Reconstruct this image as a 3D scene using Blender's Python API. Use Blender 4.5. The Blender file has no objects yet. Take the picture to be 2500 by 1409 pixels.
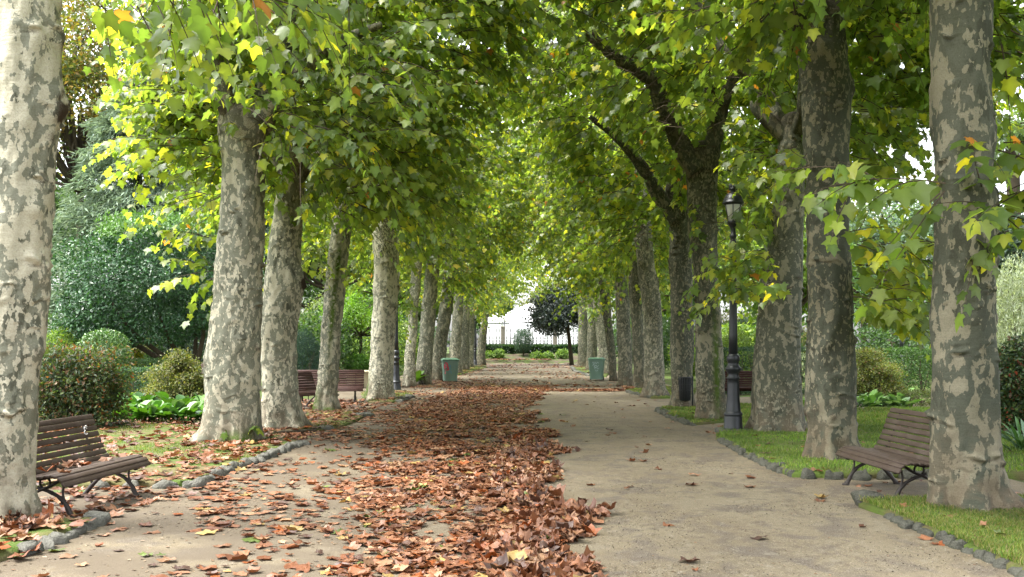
import bpy, math, random
import numpy as np
from math import radians as R, sin, cos, pi

sc = bpy.context.scene
COL = sc.collection
# ------------------------------------------------------------------ render, camera, sky, sun
sc.render.engine = 'CYCLES'
sc.cycles.use_denoising = True
sc.cycles.max_bounces = 10
sc.cycles.diffuse_bounces = 5
sc.cycles.glossy_bounces = 3
sc.cycles.transmission_bounces = 6
sc.cycles.transparent_max_bounces = 8
sc.cycles.caustics_reflective = False
sc.cycles.caustics_refractive = False
sc.cycles.sample_clamp_indirect = 8.0
sc.view_settings.view_transform = 'Standard'
sc.view_settings.look = 'None'
sc.view_settings.gamma = 1.0
sc.view_settings.exposure = 2.62

# calibrated view: horizon row, vanishing column, focal length in pixels of the 2500 px wide frame, eye height
HY, VX, F, EYE = 843.0, 1280.0, 2450.0, 1.65
cam = bpy.data.cameras.new('camera')
camo = bpy.data.objects.new('camera', cam); COL.objects.link(camo)
camo.location = (0, 0, EYE); camo.rotation_euler = (R(90), 0, 0)
cam.sensor_width = 36.0; cam.lens = 36.0*F/2500
cam.shift_x = -(VX-1250)/2500; cam.shift_y = (HY-704.5)/2500
cam.clip_start = 0.1; cam.clip_end = 2000
sc.camera = camo

SUN_EL, SUN_AZ = 62, -100          # sun elevation, azimuth from +Y (negative = to the left)
w = bpy.data.worlds.new('World'); sc.world = w; w.use_nodes = True
nt = w.node_tree; nt.nodes.clear()
sky = nt.nodes.new('ShaderNodeTexSky'); sky.sky_type = 'NISHITA'; sky.sun_disc = False
sky.sun_elevation = R(SUN_EL); sky.sun_rotation = R(SUN_AZ)
sky.dust_density = 4.0; sky.air_density = 1.0
hs = nt.nodes.new('ShaderNodeHueSaturation'); hs.inputs['Saturation'].default_value = 0.22
bg = nt.nodes.new('ShaderNodeBackground'); bg.inputs['Strength'].default_value = 0.15
wo = nt.nodes.new('ShaderNodeOutputWorld')
nt.links.new(sky.outputs[0], hs.inputs['Color']); nt.links.new(hs.outputs[0], bg.inputs[0]); nt.links.new(bg.outputs[0], wo.inputs[0])
sl = bpy.data.lights.new('sun', 'SUN'); sl.energy = 1.5; sl.angle = R(22); sl.color = (1.0, 0.96, 0.88)
so = bpy.data.objects.new('sun', sl); COL.objects.link(so)
so.rotation_euler = (R(90-SUN_EL), 0, R(-SUN_AZ) + pi)

# ------------------------------------------------------------------ pixel to world
def G(px, py):
    y = EYE*F/(py-HY)
    return ((px-VX)/F*y, y)
def P(px, py, y):
    return ((px-VX)/F*y, y, EYE-(py-HY)/F*y)

# ------------------------------------------------------------------ scene helpers
def tag(o, label=None, cat=None, group=None, kind=None):
    if label: o['label'] = label
    if cat: o['category'] = cat
    if group: o['group'] = group
    if kind: o['kind'] = kind
    return o
def empty(name, loc=(0, 0, 0), rz=0.0):
    o = bpy.data.objects.new(name, None); COL.objects.link(o)
    o.location = loc; o.rotation_euler = (0, 0, rz); o.empty_display_size = 0.2
    return o
def copy_tree(o, parent=None):
    c = o.copy(); COL.objects.link(c)
    if parent: c.parent = parent
    for ch in list(o.children): copy_tree(ch, c)
    return c

class MB:
    """collects numpy geometry; build() links it as one mesh object"""
    def __init__(s): s.v = []; s.f = []; s.m = []; s.c = []; s.n = 0
    def add(s, v, faces, mat=0, col=None):
        v = np.asarray(v, float).reshape(-1, 3)
        for f in faces if isinstance(faces, (list, tuple)) else [faces]:
            f = np.asarray(f, int)
            if f.size == 0: continue
            if f.ndim == 1: f = f[None]
            s.f.append(f + s.n); s.m.append(np.full(len(f), mat, int))
        s.v.append(v)
        if col is None: col = (1, 1, 1)
        c = np.asarray(col, float)
        if c.ndim == 1: c = np.tile(c, (len(v), 1))
        s.c.append(c); s.n += len(v)
        return s
    def build(s, name, mats, parent=None, smooth=True, loc=None):
        me = bpy.data.meshes.new(name)
        v = np.concatenate(s.v); me.vertices.add(len(v)); me.vertices.foreach_set('co', v.astype(np.float32).ravel())
        tot = np.concatenate([np.full(len(f), f.shape[1], int) for f in s.f])
        loops = np.concatenate([f.ravel() for f in s.f])
        me.loops.add(len(loops)); me.loops.foreach_set('vertex_index', loops.astype(np.int32))
        me.polygons.add(len(tot))
        st = np.concatenate([[0], np.cumsum(tot)[:-1]])
        me.polygons.foreach_set('loop_start', st.astype(np.int32))
        me.polygons.foreach_set('loop_total', tot.astype(np.int32))
        me.polygons.foreach_set('material_index', np.concatenate(s.m).astype(np.int32))
        me.polygons.foreach_set('use_smooth', np.full(len(tot), smooth))
        a = me.attributes.new('col', 'FLOAT_COLOR', 'POINT')
        c = np.concatenate(s.c); c = np.concatenate([c, np.ones((len(c), 1))], 1)
        a.data.foreach_set('color', c.astype(np.float32).ravel())
        if not isinstance(mats, (list, tuple)): mats = [mats]
        for m in mats: me.materials.append(m)
        me.update(calc_edges=True)
        o = bpy.data.objects.new(name, me); COL.objects.link(o)
        if parent: o.parent = parent
        if loc: o.location = loc
        return o

def norm(a): return a/np.maximum(np.linalg.norm(a, axis=-1, keepdims=True), 1e-9)

# value noise
def _h(ix, iy, iz, seed):
    n = (ix*374761393 + iy*668265263 + iz*2147483647 + seed*974634777) & 0xffffffff
    n = ((n ^ (n >> 13))*1274126177) & 0xffffffff
    return ((n ^ (n >> 16)) & 0xffff)/65535.0
def vnoise(p, scale=1.0, seed=0):
    p = np.asarray(p, float)*scale; i = np.floor(p).astype(np.int64); f = p-i; f = f*f*(3-2*f)
    r = 0
    for dx in (0, 1):
        for dy in (0, 1):
            for dz in (0, 1):
                wgt = (f[..., 0] if dx else 1-f[..., 0])*(f[..., 1] if dy else 1-f[..., 1])*(f[..., 2] if dz else 1-f[..., 2])
                r = r + wgt*_h(i[..., 0]+dx, i[..., 1]+dy, i[..., 2]+dz, seed)
    return r*2-1
def fbm(p, scale=1.0, seed=0, oct=3):
    r = 0; a = 1.0
    for k in range(oct): r = r + a*vnoise(p, scale*2**k, seed+k*17); a *= .5
    return r

def grid_faces(nr, ns, closed=True):
    i = np.arange(nr-1)[:, None]*ns; j = np.arange(ns if closed else ns-1)[None]
    j2 = (j+1) % ns
    return np.stack([i+j, i+j2, i+ns+j2, i+ns+j], -1).reshape(-1, 4)

def tube(pts, rad, ns=8, disp=None, cap=True):
    """swept tube with minimal-twist frames; returns verts, faces"""
    pts = np.asarray(pts, float); n = len(pts); rad = np.broadcast_to(np.asarray(rad, float), (n,))
    t = norm(np.gradient(pts, axis=0))
    u = np.cross([0, 1, 0], t[0]) if abs(t[0][1]) < .9 else np.cross([1, 0, 0], t[0])
    u = u/np.linalg.norm(u); U = []
    for k in range(n):
        u = u - t[k]*np.dot(u, t[k]); u = u/max(np.linalg.norm(u), 1e-9); U.append(u)
    U = np.array(U); V = np.cross(t, U)
    a = np.linspace(0, 2*pi, ns, endpoint=False)
    ring = U[:, None]*np.cos(a)[None, :, None] + V[:, None]*np.sin(a)[None, :, None]
    r = rad[:, None]*np.ones((1, ns))
    if disp is not None: r = r + disp(pts, a, rad)
    v = (pts[:, None] + ring*r[..., None]).reshape(-1, 3)
    fs = [grid_faces(n, ns)]
    if cap:
        fs += [np.arange(ns)[::-1][None], (np.arange(ns)+(n-1)*ns)[None]]
    return v, fs
def lathe(prof, ns=24, cx=0, cy=0, flute=0, fl_rng=None):
    prof = np.asarray(prof, float); n = len(prof); a = np.linspace(0, 2*pi, ns, endpoint=False)
    r = prof[:, 0][:, None]*np.ones((1, ns))
    if flute and fl_rng:
        msk = ((prof[:, 1] >= fl_rng[0]) & (prof[:, 1] <= fl_rng[1]))[:, None]
        r = np.where(msk, r*(1-.07*(.5+.5*np.cos(a*flute))[None]), r)
    v = np.stack([cx+r*np.cos(a), cy+r*np.sin(a), prof[:, 1][:, None]*np.ones((1, ns))], -1).reshape(-1, 3)
    return v, [grid_faces(n, ns), np.arange(ns)[::-1][None], (np.arange(ns)+(n-1)*ns)[None]]
def box(x0, x1, y0, y1, z0, z1, tx=0, ty=0, bev=0.0):
    """box, bottom inset by tx, ty; bev = bevelled vertical edges"""
    def ring(z, ix, iy):
        a, b, c, d = x0+ix, x1-ix, y0+iy, y1-iy; e = bev
        if e: return [(a+e, c, z), (b-e, c, z), (b, c+e, z), (b, d-e, z), (b-e, d, z), (a+e, d, z), (a, d-e, z), (a, c+e, z)]
        return [(a, c, z), (b, c, z), (b, d, z), (a, d, z)]
    rs = [ring(z0, tx, ty)]
    if bev: rs += [ring(z1-bev*.6, tx*.02, ty*.02), ring(z1, bev*.6, bev*.6)]
    else: rs += [ring(z1, 0, 0)]
    k = len(rs[0]); v = np.array(sum(rs, []))
    return v, [grid_faces(len(rs), k), np.arange(k)[::-1][None], (np.arange(k)+(len(rs)-1)*k)[None]]
def xf(v, rz=0.0, loc=(0, 0, 0), s=1.0):
    v = np.asarray(v, float)*s; c, q = cos(rz), sin(rz)
    return np.stack([v[:, 0]*c-v[:, 1]*q, v[:, 0]*q+v[:, 1]*c, v[:, 2]], -1)+np.asarray(loc, float)
def spline(pts, n):
    pts = np.asarray(pts, float); k = len(pts)
    if k < 3: 
        t = np.linspace(0, 1, n)[:, None]; return pts[0]*(1-t)+pts[-1]*t
    p = np.vstack([2*pts[0]-pts[1], pts, 2*pts[-1]-pts[-2]]); out = []
    for t in np.linspace(0, k-1-1e-6, n):
        i = int(t); f = t-i; a, b, c, d = p[i], p[i+1], p[i+2], p[i+3]
        out.append(.5*((2*b)+(-a+c)*f+(2*a-5*b+4*c-d)*f*f+(-a+3*b-3*c+d)*f**3))
    return np.array(out)

# ------------------------------------------------------------------ materials
class NB:
    def __init__(s, name):
        s.m = bpy.data.materials.new(name); s.m.use_nodes = True; s.t = s.m.node_tree; s.t.nodes.clear()
        s.out = s.n('ShaderNodeOutputMaterial')
    def n(s, ty, **kw):
        o = s.t.nodes.new(ty)
        for k, v in kw.items(): setattr(o, k, v)
        return o
    def l(s, a, b): s.t.links.new(a, b)
    def set(s, sock, v):
        if isinstance(v, bpy.types.NodeSocket): s.l(v, sock)
        else:
            if isinstance(v, (tuple, list)) and len(v) == 3 and sock.type == 'RGBA': v = (*v, 1)
            sock.default_value = v
    def obj(s): return s.n('ShaderNodeTexCoord').outputs['Object']
    def attr(s, name='col', ty='GEOMETRY'):
        a = s.n('ShaderNodeAttribute'); a.attribute_name = name; a.attribute_type = ty; return a
    def noise(s, vec, scale, detail=3, dist=0.0, rough=.5):
        k = s.n('ShaderNodeTexNoise'); s.l(vec, k.inputs['Vector'])
        k.inputs['Scale'].default_value = scale; k.inputs['Detail'].default_value = detail
        k.inputs['Distortion'].default_value = dist; k.inputs['Roughness'].default_value = rough
        return k.outputs['Fac']
    def ramp(s, fac, lo, hi, a=0.0, b=1.0):
        k = s.n('ShaderNodeMapRange'); s.l(fac, k.inputs['Value'])
        k.inputs['From Min'].default_value = lo; k.inputs['From Max'].default_value = hi
        k.inputs['To Min'].default_value = a; k.inputs['To Max'].default_value = b
        return k.outputs[0]
    def math(s, op, a, b=None):
        k = s.n('ShaderNodeMath', operation=op); s.set(k.inputs[0], a)
        if b is not None: s.set(k.inputs[1], b)
        return k.outputs[0]
    def mix(s, fac, a, b, mode='MIX'):
        k = s.n('ShaderNodeMix', data_type='RGBA', blend_type=mode)
        s.set(k.inputs[0], fac); s.set(k.inputs[6], a); s.set(k.inputs[7], b); return k.outputs[2]
    def scale(s, vec, v, off=None):
        k = s.n('ShaderNodeMapping'); s.l(vec, k.inputs['Vector']); k.inputs['Scale'].default_value = v
        if off is not None: s.l(off, k.inputs['Location'])
        return k.outputs[0]
    def bump(s, h, strength=.3, dist=.01):
        k = s.n('ShaderNodeBump'); s.l(h, k.inputs['Height']); k.inputs['Strength'].default_value = strength
        k.inputs['Distance'].default_value = dist; return k.outputs[0]
    def bsdf(s, col, rough=.7, spec=.3, normal=None, metal=0.0):
        p = s.n('ShaderNodeBsdfPrincipled'); s.set(p.inputs['Base Color'], col); s.set(p.inputs['Roughness'], rough)
        p.inputs['Specular IOR Level'].default_value = spec; p.inputs['Metallic'].default_value = metal
        if normal is not None: s.l(normal, p.inputs['Normal'])
        return p.outputs[0]
    def done(s, sh): s.l(sh, s.out.inputs['Surface']); return s.m

def leaf_material(name, trans=.45, rough=.42, spec=.5, tint=(1.5, 1.45, .5)):
    b = NB(name); c = b.attr().outputs['Color']
    g = b.n('ShaderNodeNewGeometry')
    nz = b.noise(b.obj(), 9.0, 2)
    c1 = b.mix(b.ramp(nz, .3, .7, 0, .35), c, b.mix(1.0, c, (.8, .75, .6), 'MULTIPLY'))
    p = b.bsdf(c1, rough, spec)
    t = b.n('ShaderNodeBsdfTranslucent'); b.set(t.inputs['Color'], b.mix(1.0, c, tint, 'MULTIPLY'))
    m = b.n('ShaderNodeMixShader'); m.inputs[0].default_value = trans
    b.l(p, m.inputs[1]); b.l(t.outputs[0], m.inputs[2])
    return b.done(m.outputs[0])

def bark_material(name='plane_bark'):
    # vertex colour: R = knot scars, crease shade painted in, darker foot and head, G = how pale the tree is, B = moss
    b = NB(name); v = b.obj()
    oi = b.n('ShaderNodeObjectInfo'); off = b.n('ShaderNodeCombineXYZ')
    b.l(b.math('MULTIPLY', oi.outputs['Random'], 31.0), off.inputs[0]); b.l(b.math('MULTIPLY', oi.outputs['Random'], 17.0), off.inputs[2])
    q0 = b.scale(v, (1, 1, .62), off.outputs[0])
    qs = b.n('ShaderNodeVectorMath', operation='SCALE'); b.l(q0, qs.inputs[0]); b.l(b.attr('patch_scale', 'OBJECT').outputs['Fac'], qs.inputs['Scale']); q = qs.outputs[0]
    cr = b.attr('cream', 'OBJECT').outputs['Fac']; dk = b.attr('dark', 'OBJECT').outputs['Fac']
    sep = b.n('ShaderNodeSeparateColor'); b.l(b.attr().outputs['Color'], sep.inputs[0])
    scar_shade, pale, moss = sep.outputs
    def shift(x, y, z):
        k = b.n('ShaderNodeVectorMath', operation='ADD'); b.l(q, k.inputs[0]); k.inputs[1].default_value = (x, y, z); return k.outputs[0]
    n1 = b.noise(q, 10.0, 6, .25, .58); n2 = b.noise(shift(7.3, 2.1, 5.5), 8.5, 6, .35, .6); n3 = b.noise(shift(1.3, 9.1, 3.5), 24.0, 4, .2, .5)
    big = b.noise(shift(3.3, 4.1, 8.5), 1.6, 3); mid = b.noise(shift(5.3, 1.1, 2.5), 4.0, 3); fine = b.noise(v, 70.0, 4, 0, .65)
    def step(val, lo, wd):
        k = b.n('ShaderNodeMapRange'); b.l(b.math('SUBTRACT', val, lo), k.inputs[0]); k.inputs[1].default_value = 0; k.inputs[2].default_value = wd; return k.outputs[0]
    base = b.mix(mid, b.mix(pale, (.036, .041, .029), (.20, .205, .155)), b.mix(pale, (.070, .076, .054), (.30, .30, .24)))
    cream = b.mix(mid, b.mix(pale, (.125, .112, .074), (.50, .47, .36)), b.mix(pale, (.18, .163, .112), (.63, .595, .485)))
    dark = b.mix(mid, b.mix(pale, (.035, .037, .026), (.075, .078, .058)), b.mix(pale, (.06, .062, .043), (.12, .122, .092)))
    bb = b.math('MULTIPLY', b.math('SUBTRACT', big, .5), .55)
    f1 = step(b.math('ADD', n1, bb), b.math('SUBTRACT', .645, b.math('MULTIPLY', cr, .16)), .014)
    f3 = step(b.math('SUBTRACT', n3, bb), b.math('SUBTRACT', .672, b.math('MULTIPLY', cr, .12)), .012)
    f2 = step(b.math('SUBTRACT', n2, b.math('MULTIPLY', bb, .8)), b.math('SUBTRACT', .62, b.math('MULTIPLY', dk, .14)), .045)
    c = b.mix(b.math('MULTIPLY', f2, .85), base, dark)
    c = b.mix(f1, c, cream); c = b.mix(f3, c, cream); c = b.mix(1.0, c, (.85, .85, .83), 'MULTIPLY')
    sxyz = b.n('ShaderNodeSeparateXYZ'); b.l(v, sxyz.inputs[0])
    low = b.math('MULTIPLY', b.ramp(sxyz.outputs[2], 1.1, .05), b.ramp(b.noise(v, 5, 4, .4), .36, .58))
    c = b.mix(b.math('MULTIPLY', low, .75), c, (.115, .085, .055))
    c = b.mix(b.math('MULTIPLY', moss, b.ramp(b.noise(v, 14, 4), .28, .5)), c, (.05, .08, .010))
    c = b.mix(b.ramp(b.math('ADD', scar_shade, b.math('MULTIPLY', b.math('SUBTRACT', fine, .5), .5)), .30, .75), c, (.04, .026, .017))
    c = b.mix(b.ramp(fine, .42, .72, 0, .5), c, b.mix(1.0, c, (.45, .42, .36), 'MULTIPLY'))
    st = b.noise(b.scale(v, (1, 1, 6)), 7.0, 4)
    h = b.math('ADD', b.math('ADD', b.math('MULTIPLY', f1, -.18), b.math('MULTIPLY', fine, .5)), b.math('ADD', b.math('MULTIPLY', f2, .22), b.math('MULTIPLY', st, .8)))
    return b.done(b.bsdf(c, .82, .2, b.bump(h, .6, .012)))

def rough_bark(name, c0, c1):
    b = NB(name); v = b.obj(); n = b.noise(b.scale(v, (5, 5, 1)), 4, 4)
    return b.done(b.bsdf(b.mix(n, c0, c1), .9, .15, b.bump(n, .6, .03)))

def plain(name, col, rough=.6, spec=.4, metal=0.0, var=.18, scale=12.0, bump=.1, dist=.004, dirt=None):
    b = NB(name); v = b.obj(); n = b.noise(v, scale, 4)
    d = tuple(x*(1-var) for x in col); u = tuple(min(1, x*(1+var)) for x in col)
    c = b.mix(n, d, u)
    if dirt: c = b.mix(b.ramp(b.noise(v, scale*.4, 4, .5), .5, .68, 0, .6), c, dirt)
    return b.done(b.bsdf(c, rough, spec, b.bump(b.noise(v, scale*4, 3), bump, dist), metal))

def attr_mat(name, rough=.6, spec=.3, var=.15, scale=20):
    b = NB(name); c = b.attr().outputs['Color']; n = b.noise(b.obj(), scale, 4)
    return b.done(b.bsdf(b.mix(b.ramp(n, .3, .7, 0, var*2), c, b.mix(1.0, c, (.5, .5, .5), 'MULTIPLY')), rough, spec, b.bump(n, .3, .004)))

def wood_mat(name='painted_bench_slats', k=(1, 1, 1)):
    b = NB(name); v = b.obj()
    oi = b.n('ShaderNodeObjectInfo')
    g = b.noise(b.scale(v, (2, 26, 26)), 3.0, 4); w_ = b.noise(v, 5.0, 4, .4)
    c = b.mix(g, (.034, .023, .017), (.062, .043, .033))
    c = b.mix(b.ramp(w_, .45, .7, 0, .6), c, (.085, .066, .053)); c = b.mix(1.0, c, k, 'MULTIPLY')
    return b.done(b.bsdf(c, b.ramp(w_, .3, .7, .55, .75), .25, b.bump(g, .25, .003)))

def sand_mat():
    b = NB('compacted_sand'); v = b.obj()
    big = b.noise(b.scale(v, (1, .55, 1)), .55, 4, .6); mid = b.noise(b.scale(v, (1, .7, 1)), 2.6, 5, .5); fine = b.noise(v, 34, 5); grit = b.noise(v, 120, 3)
    c = b.mix(b.ramp(big, .35, .68), (.116, .093, .058), (.152, .128, .085))
    c = b.mix(b.ramp(mid, .49, .62, 0, .85), c, (.080, .067, .054))
    c = b.mix(b.ramp(mid, .25, .42, .45, 0), c, (.165, .148, .112))
    m12 = b.noise(b.scale(v, (1, .8, 1)), 9.0, 6, .4, .62); m5 = b.noise(b.scale(v, (1, .6, 1)), 1.5, 5, .8, .6)
    c = b.mix(b.math('MULTIPLY', b.ramp(m12, .50, .62, 0, .8), b.ramp(m5, .40, .58, .15, 1)), c, (.085, .067, .048))
    c = b.mix(b.ramp(m12, .44, .34, 0, .55), c, (.175, .155, .118))
    c = b.mix(b.ramp(fine, .50, .72, 0, .6), c, (.095, .075, .053))
    c = b.mix(b.ramp(grit, .55, .70, 0, .75), c, (.07, .055, .04))
    c = b.mix(b.ramp(grit, .44, .28, 0, .6), c, (.38, .34, .28))
    sx = b.n('ShaderNodeSeparateXYZ'); b.l(v, sx.inputs[0])
    damp = b.math('MULTIPLY', b.ramp(sx.outputs[0], -.3, -1.6), b.ramp(b.noise(v, 1.1, 5, .5), .30, .52))
    c = b.mix(b.math('MULTIPLY', damp, .9), c, (.086, .069, .049))
    h = b.math('ADD', b.math('MULTIPLY', mid, .5), b.math('ADD', b.math('MULTIPLY', fine, .25), b.math('MULTIPLY', grit, .10)))
    return b.done(b.bsdf(c, .92, .15, b.bump(h, .55, .03)))

def soil_mat(name, a, bcol, g=None):
    b = NB(name); v = b.obj(); n = b.noise(v, 3.0, 5, .4); f = b.noise(v, 40, 4)
    c = b.mix(b.ramp(n, .35, .65), a, bcol)
    if g: c = b.mix(b.ramp(b.noise(v, 1.3, 4, .5), .42, .6), c, g)
    c = b.mix(b.ramp(f, .5, .8, 0, .5), c, tuple(x*.5 for x in a))
    return b.done(b.bsdf(c, .95, .1, b.bump(b.math('ADD', n, f), .6, .02)))

M = {}
M['leaf'] = leaf_material('plane_leaf', .52, .40, .5, (2.95, 2.8, 1.1))
M['needle'] = leaf_material('needle_leaf', .25, .6, .25, (1.2, 1.2, .7))
M['gloss'] = leaf_material('glossy_leaf', .22, .36, .4, (1.3, 1.4, .5))
M['shrub'] = leaf_material('shrub_leaf', .38, .5, .35, (1.9, 1.9, .7))
M['dry'] = leaf_material('dry_leaf', .15, .5, .35, (1.2, .9, .6))
M['grass'] = leaf_material('grass_blade', .4, .5, .3, (1.3, 1.35, .5))
M['bark'] = bark_material()
M['twig'] = plain('twig_bark', (.06, .045, .03), .85, .2)
M['dbark'] = rough_bark('dark_bark', (.035, .028, .02), (.10, .08, .055))
M['sand'] = sand_mat()
M['ground'] = soil_mat('garden_ground', (.07, .055, .035), (.05, .075, .02), (.06, .10, .02))
M['lawn'] = soil_mat('lawn_soil', (.085, .075, .035), (.075, .105, .022), (.06, .095, .018))
M['soil'] = soil_mat('bed_soil', (.045, .034, .023), (.085, .07, .05), (.05, .07, .02))
M['mossy'] = soil_mat('thin_lawn', (.12, .09, .055), (.10, .10, .035), (.06, .095, .02))
M['stone'] = plain('kerb_granite', (.10, .098, .084), .92, .15, var=.5, scale=11, bump=1.0, dist=.02, dirt=(.035, .042, .02))
M['stone2'] = plain('dark_kerb_granite', (.062, .062, .050), .92, .15, var=.5, scale=11, bump=1.0, dist=.02, dirt=(.030, .036, .016))  # darker tone of the kerb granite, for right-hand kerbs
M['pale_stone'] = plain('pale_stone', (.40, .345, .24), .9, .2, var=.2, scale=5, bump=.4, dist=.01, dirt=(.2, .16, .1))
M['pillar'] = plain('pillar_granite', (.2, .18, .14), .9, .2, var=.3, scale=5, bump=.4, dist=.02)
M['wood'] = wood_mat(); M['wood2'] = wood_mat('maroon_bench_slats', (.75, .42, .42))
M['iron'] = plain('bench_iron', (.03, .024, .021), .6, .4, .3, var=.5, scale=20, bump=.3)
M['lampiron'] = plain('lamp_iron', (.017, .019, .023), .42, .5, .2, var=.3, scale=10, bump=.12)
M['fence'] = plain('fence_iron', (.09, .09, .09), .6, .4, .2, var=.3)
M['binp'] = plain('bin_plastic', (.15, .235, .19), .55, .4, var=.22, scale=4, bump=.05, dirt=(.2, .2, .16))
M['binl'] = plain('bin_lid_plastic', (.12, .23, .15), .5, .4, var=.15, scale=5)
M['rubber'] = plain('rubber', (.02, .02, .02), .8, .2)
M['black'] = plain('black_metal', (.018, .019, .021), .5, .4, .3)
M['white'] = plain('white_canvas', (.8, .8, .8), .8, .2, var=.03, scale=1.0, bump=.02)
M['grey'] = plain('grey_rail', (.45, .45, .46), .6, .3)
M['attr'] = attr_mat('painted_marks', .6, .3)
def glass_mat():
    b = NB('frosted_glass'); p = b.n('ShaderNodeBsdfPrincipled')
    p.inputs['Base Color'].default_value = (.85, .87, .87, 1); p.inputs['Roughness'].default_value = .35
    p.inputs['Transmission Weight'].default_value = .35
    return b.done(p.outputs[0])
M['glass'] = glass_mat()
# ------------------------------------------------------------------ ground, path, beds
def sheet(name, x0, x1, y0, y1, z, mat, nx=2, ny=2, amp=0.0, sc_=1.0, seed=0):
    xs = np.linspace(x0, x1, nx); ys = np.linspace(y0, y1, ny); X, Y = np.meshgrid(xs, ys)
    v = np.stack([X, Y, 0*X+z], -1).reshape(-1, 3)
    if amp: v[:, 2] += amp*fbm(v*[1, 1, 0], sc_, seed, 3)
    o = MB().add(v, grid_faces(ny, nx, False)).build(name, mat); return tag(o, kind='structure')
sheet('ground', -500, 500, -30, 900, -.03, M['ground'])
def path_z(x, y): return .012*fbm(np.stack([x, y, 0*x], -1), .9, 3, 3)
sheet('path', -6.6, 6.0, -6, 90.2, .0, M['sand'], 80, 400, .012, .9, 3)
# cross path leading off to the right bench and to the left trough
sheet('cross_path', 6.0, 11.5, G(0, 1000)[1], G(0, 968)[1], -.012, M['sand'])

def clean_poly(pts): return [np.array(p, float) for p in pts]
BEDS = []
def bed(name, pts, mat, h=.07, dens=1.0, rim=.10):
    """raised turf patch: outline in plan, softly rounded edge, slightly uneven top"""
    p = np.array(pts, float)
    a = .5*np.sum(p[:, 0]*np.roll(p[:, 1], -1)-np.roll(p[:, 0], -1)*p[:, 1])
    if a < 0: p = p[::-1]
    q = []
    for i in range(len(p)):
        b, c = p[i], p[(i+1) % len(p)]; m = max(1, int(np.linalg.norm(c-b)/.5))
        q += [b+(c-b)*k/m for k in range(m)]
    q = np.array(q); n = len(q)
    d = norm(np.roll(q, -1, 0)-np.roll(q, 1, 0)); nin = np.stack([-d[:, 1], d[:, 0]], -1)
    rings = [(0, -.05), (0, h*.5), (rim*.5, h*.9), (rim, h)]
    v = np.concatenate([np.concatenate([q+nin*o_, np.full((n, 1), z_)], 1) for o_, z_ in rings])
    v[3*n:, 2] += 0
    top = (np.arange(n)+3*n)[None]
    o = MB().add(v, [grid_faces(4, n), top]).build(name, mat); tag(o, kind='structure')
    BEDS.append((p, h, dens, name)); return o
def inside(poly, x, y):
    r = np.zeros(len(x), bool); n = len(poly)
    for i in range(n):
        x1, y1 = poly[i]; x2, y2 = poly[(i+1) % n]
        c = ((y1 > y) != (y2 > y)) & (x < (x2-x1)*(y-y1)/((y2-y1) if y2 != y1 else 1e-9)+x1); r ^= c
    return r
g = lambda *a: [G(*p) for p in a]
PL = {}
PL['right front'] = g((2700, 1470), (2500, 1409), (2300, 1318), (2180, 1268), (2096, 1238))+[(4.05, 10.35), (5.6, 10.5), (30, 11.0), (30, 7.0)]
PL['right second'] = g((1748, 1074), (1840, 1122), (1935, 1166), (2080, 1168), (2290, 1166))+[(30, 12.6), (30, 26), (9, G(0, 1002)[1])]+g((1790, 1032), (1760, 1052))
PL['right third'] = g((1690, 1040), (1640, 1022), (1606, 1003), (1650, 995), (1720, 990), (1990, 990))+[(8.5, G(0, 1012)[1])]+g((1790, 1030))
PL['right fourth'] = g((1690, 973), (1590, 973), (1530, 957), (1520, 948), (1640, 948), (1700, 955))
PL['right fifth'] = g((1480, 921), (1440, 917), (1402, 906), (1394, 896), (1440, 893), (1500, 900))
PL['left front'] = g((262, 1272), (215, 1292), (120, 1330), (60, 1355), (-200, 1440))+[(-9, 7.2), (-9, 9.6)]+g((-60, 1280), (205, 1280))
PL['left second'] = g((-200, 1200), (250, 1192), (470, 1190), (560, 1152), (735, 1085), (700, 1075), (640, 1062))+[(-9.5, 21.5), (-14, 21.5), (-14, 11.5)]
PL['left third'] = g((640, 1064), (700, 1060), (812, 1050), (860, 1035), (890, 1018), (830, 1006), (700, 1010), (600, 1015), (560, 1050))
PL['left fourth'] = g((960, 984), (1010, 968), (1000, 960), (940, 958), (880, 962), (900, 985))
PL['left fifth'] = g((1118, 918), (1150, 908), (1190, 898), (1185, 893), (1130, 896), (1090, 910))
for k, p in PL.items():
    left = k.startswith('left')
    bed('turf_bed', p, M['mossy'] if left else M['lawn'], .075 if 'front' in k or 'second' in k else .06, .35 if left else 1.0)
# sloping flower bed across the end of the avenue
z0, z1 = 0.0, .82
xs = np.linspace(-14, 16, 60); ys = np.linspace(90.25, 97.5, 16); X, Y = np.meshgrid(xs, ys)
Z = np.clip((Y-90.25)/4.2, 0, 1)*z1+.07*fbm(np.stack([X, Y, 0*X], -1), 1.5, 4, 3)*(Y > 90.6)
MBt = MB().add(np.stack([X, Y, Z], -1).reshape(-1, 3), grid_faces(16, 60, False)); tag(MBt.build('flower_bed', M['soil']), kind='structure')

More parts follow.
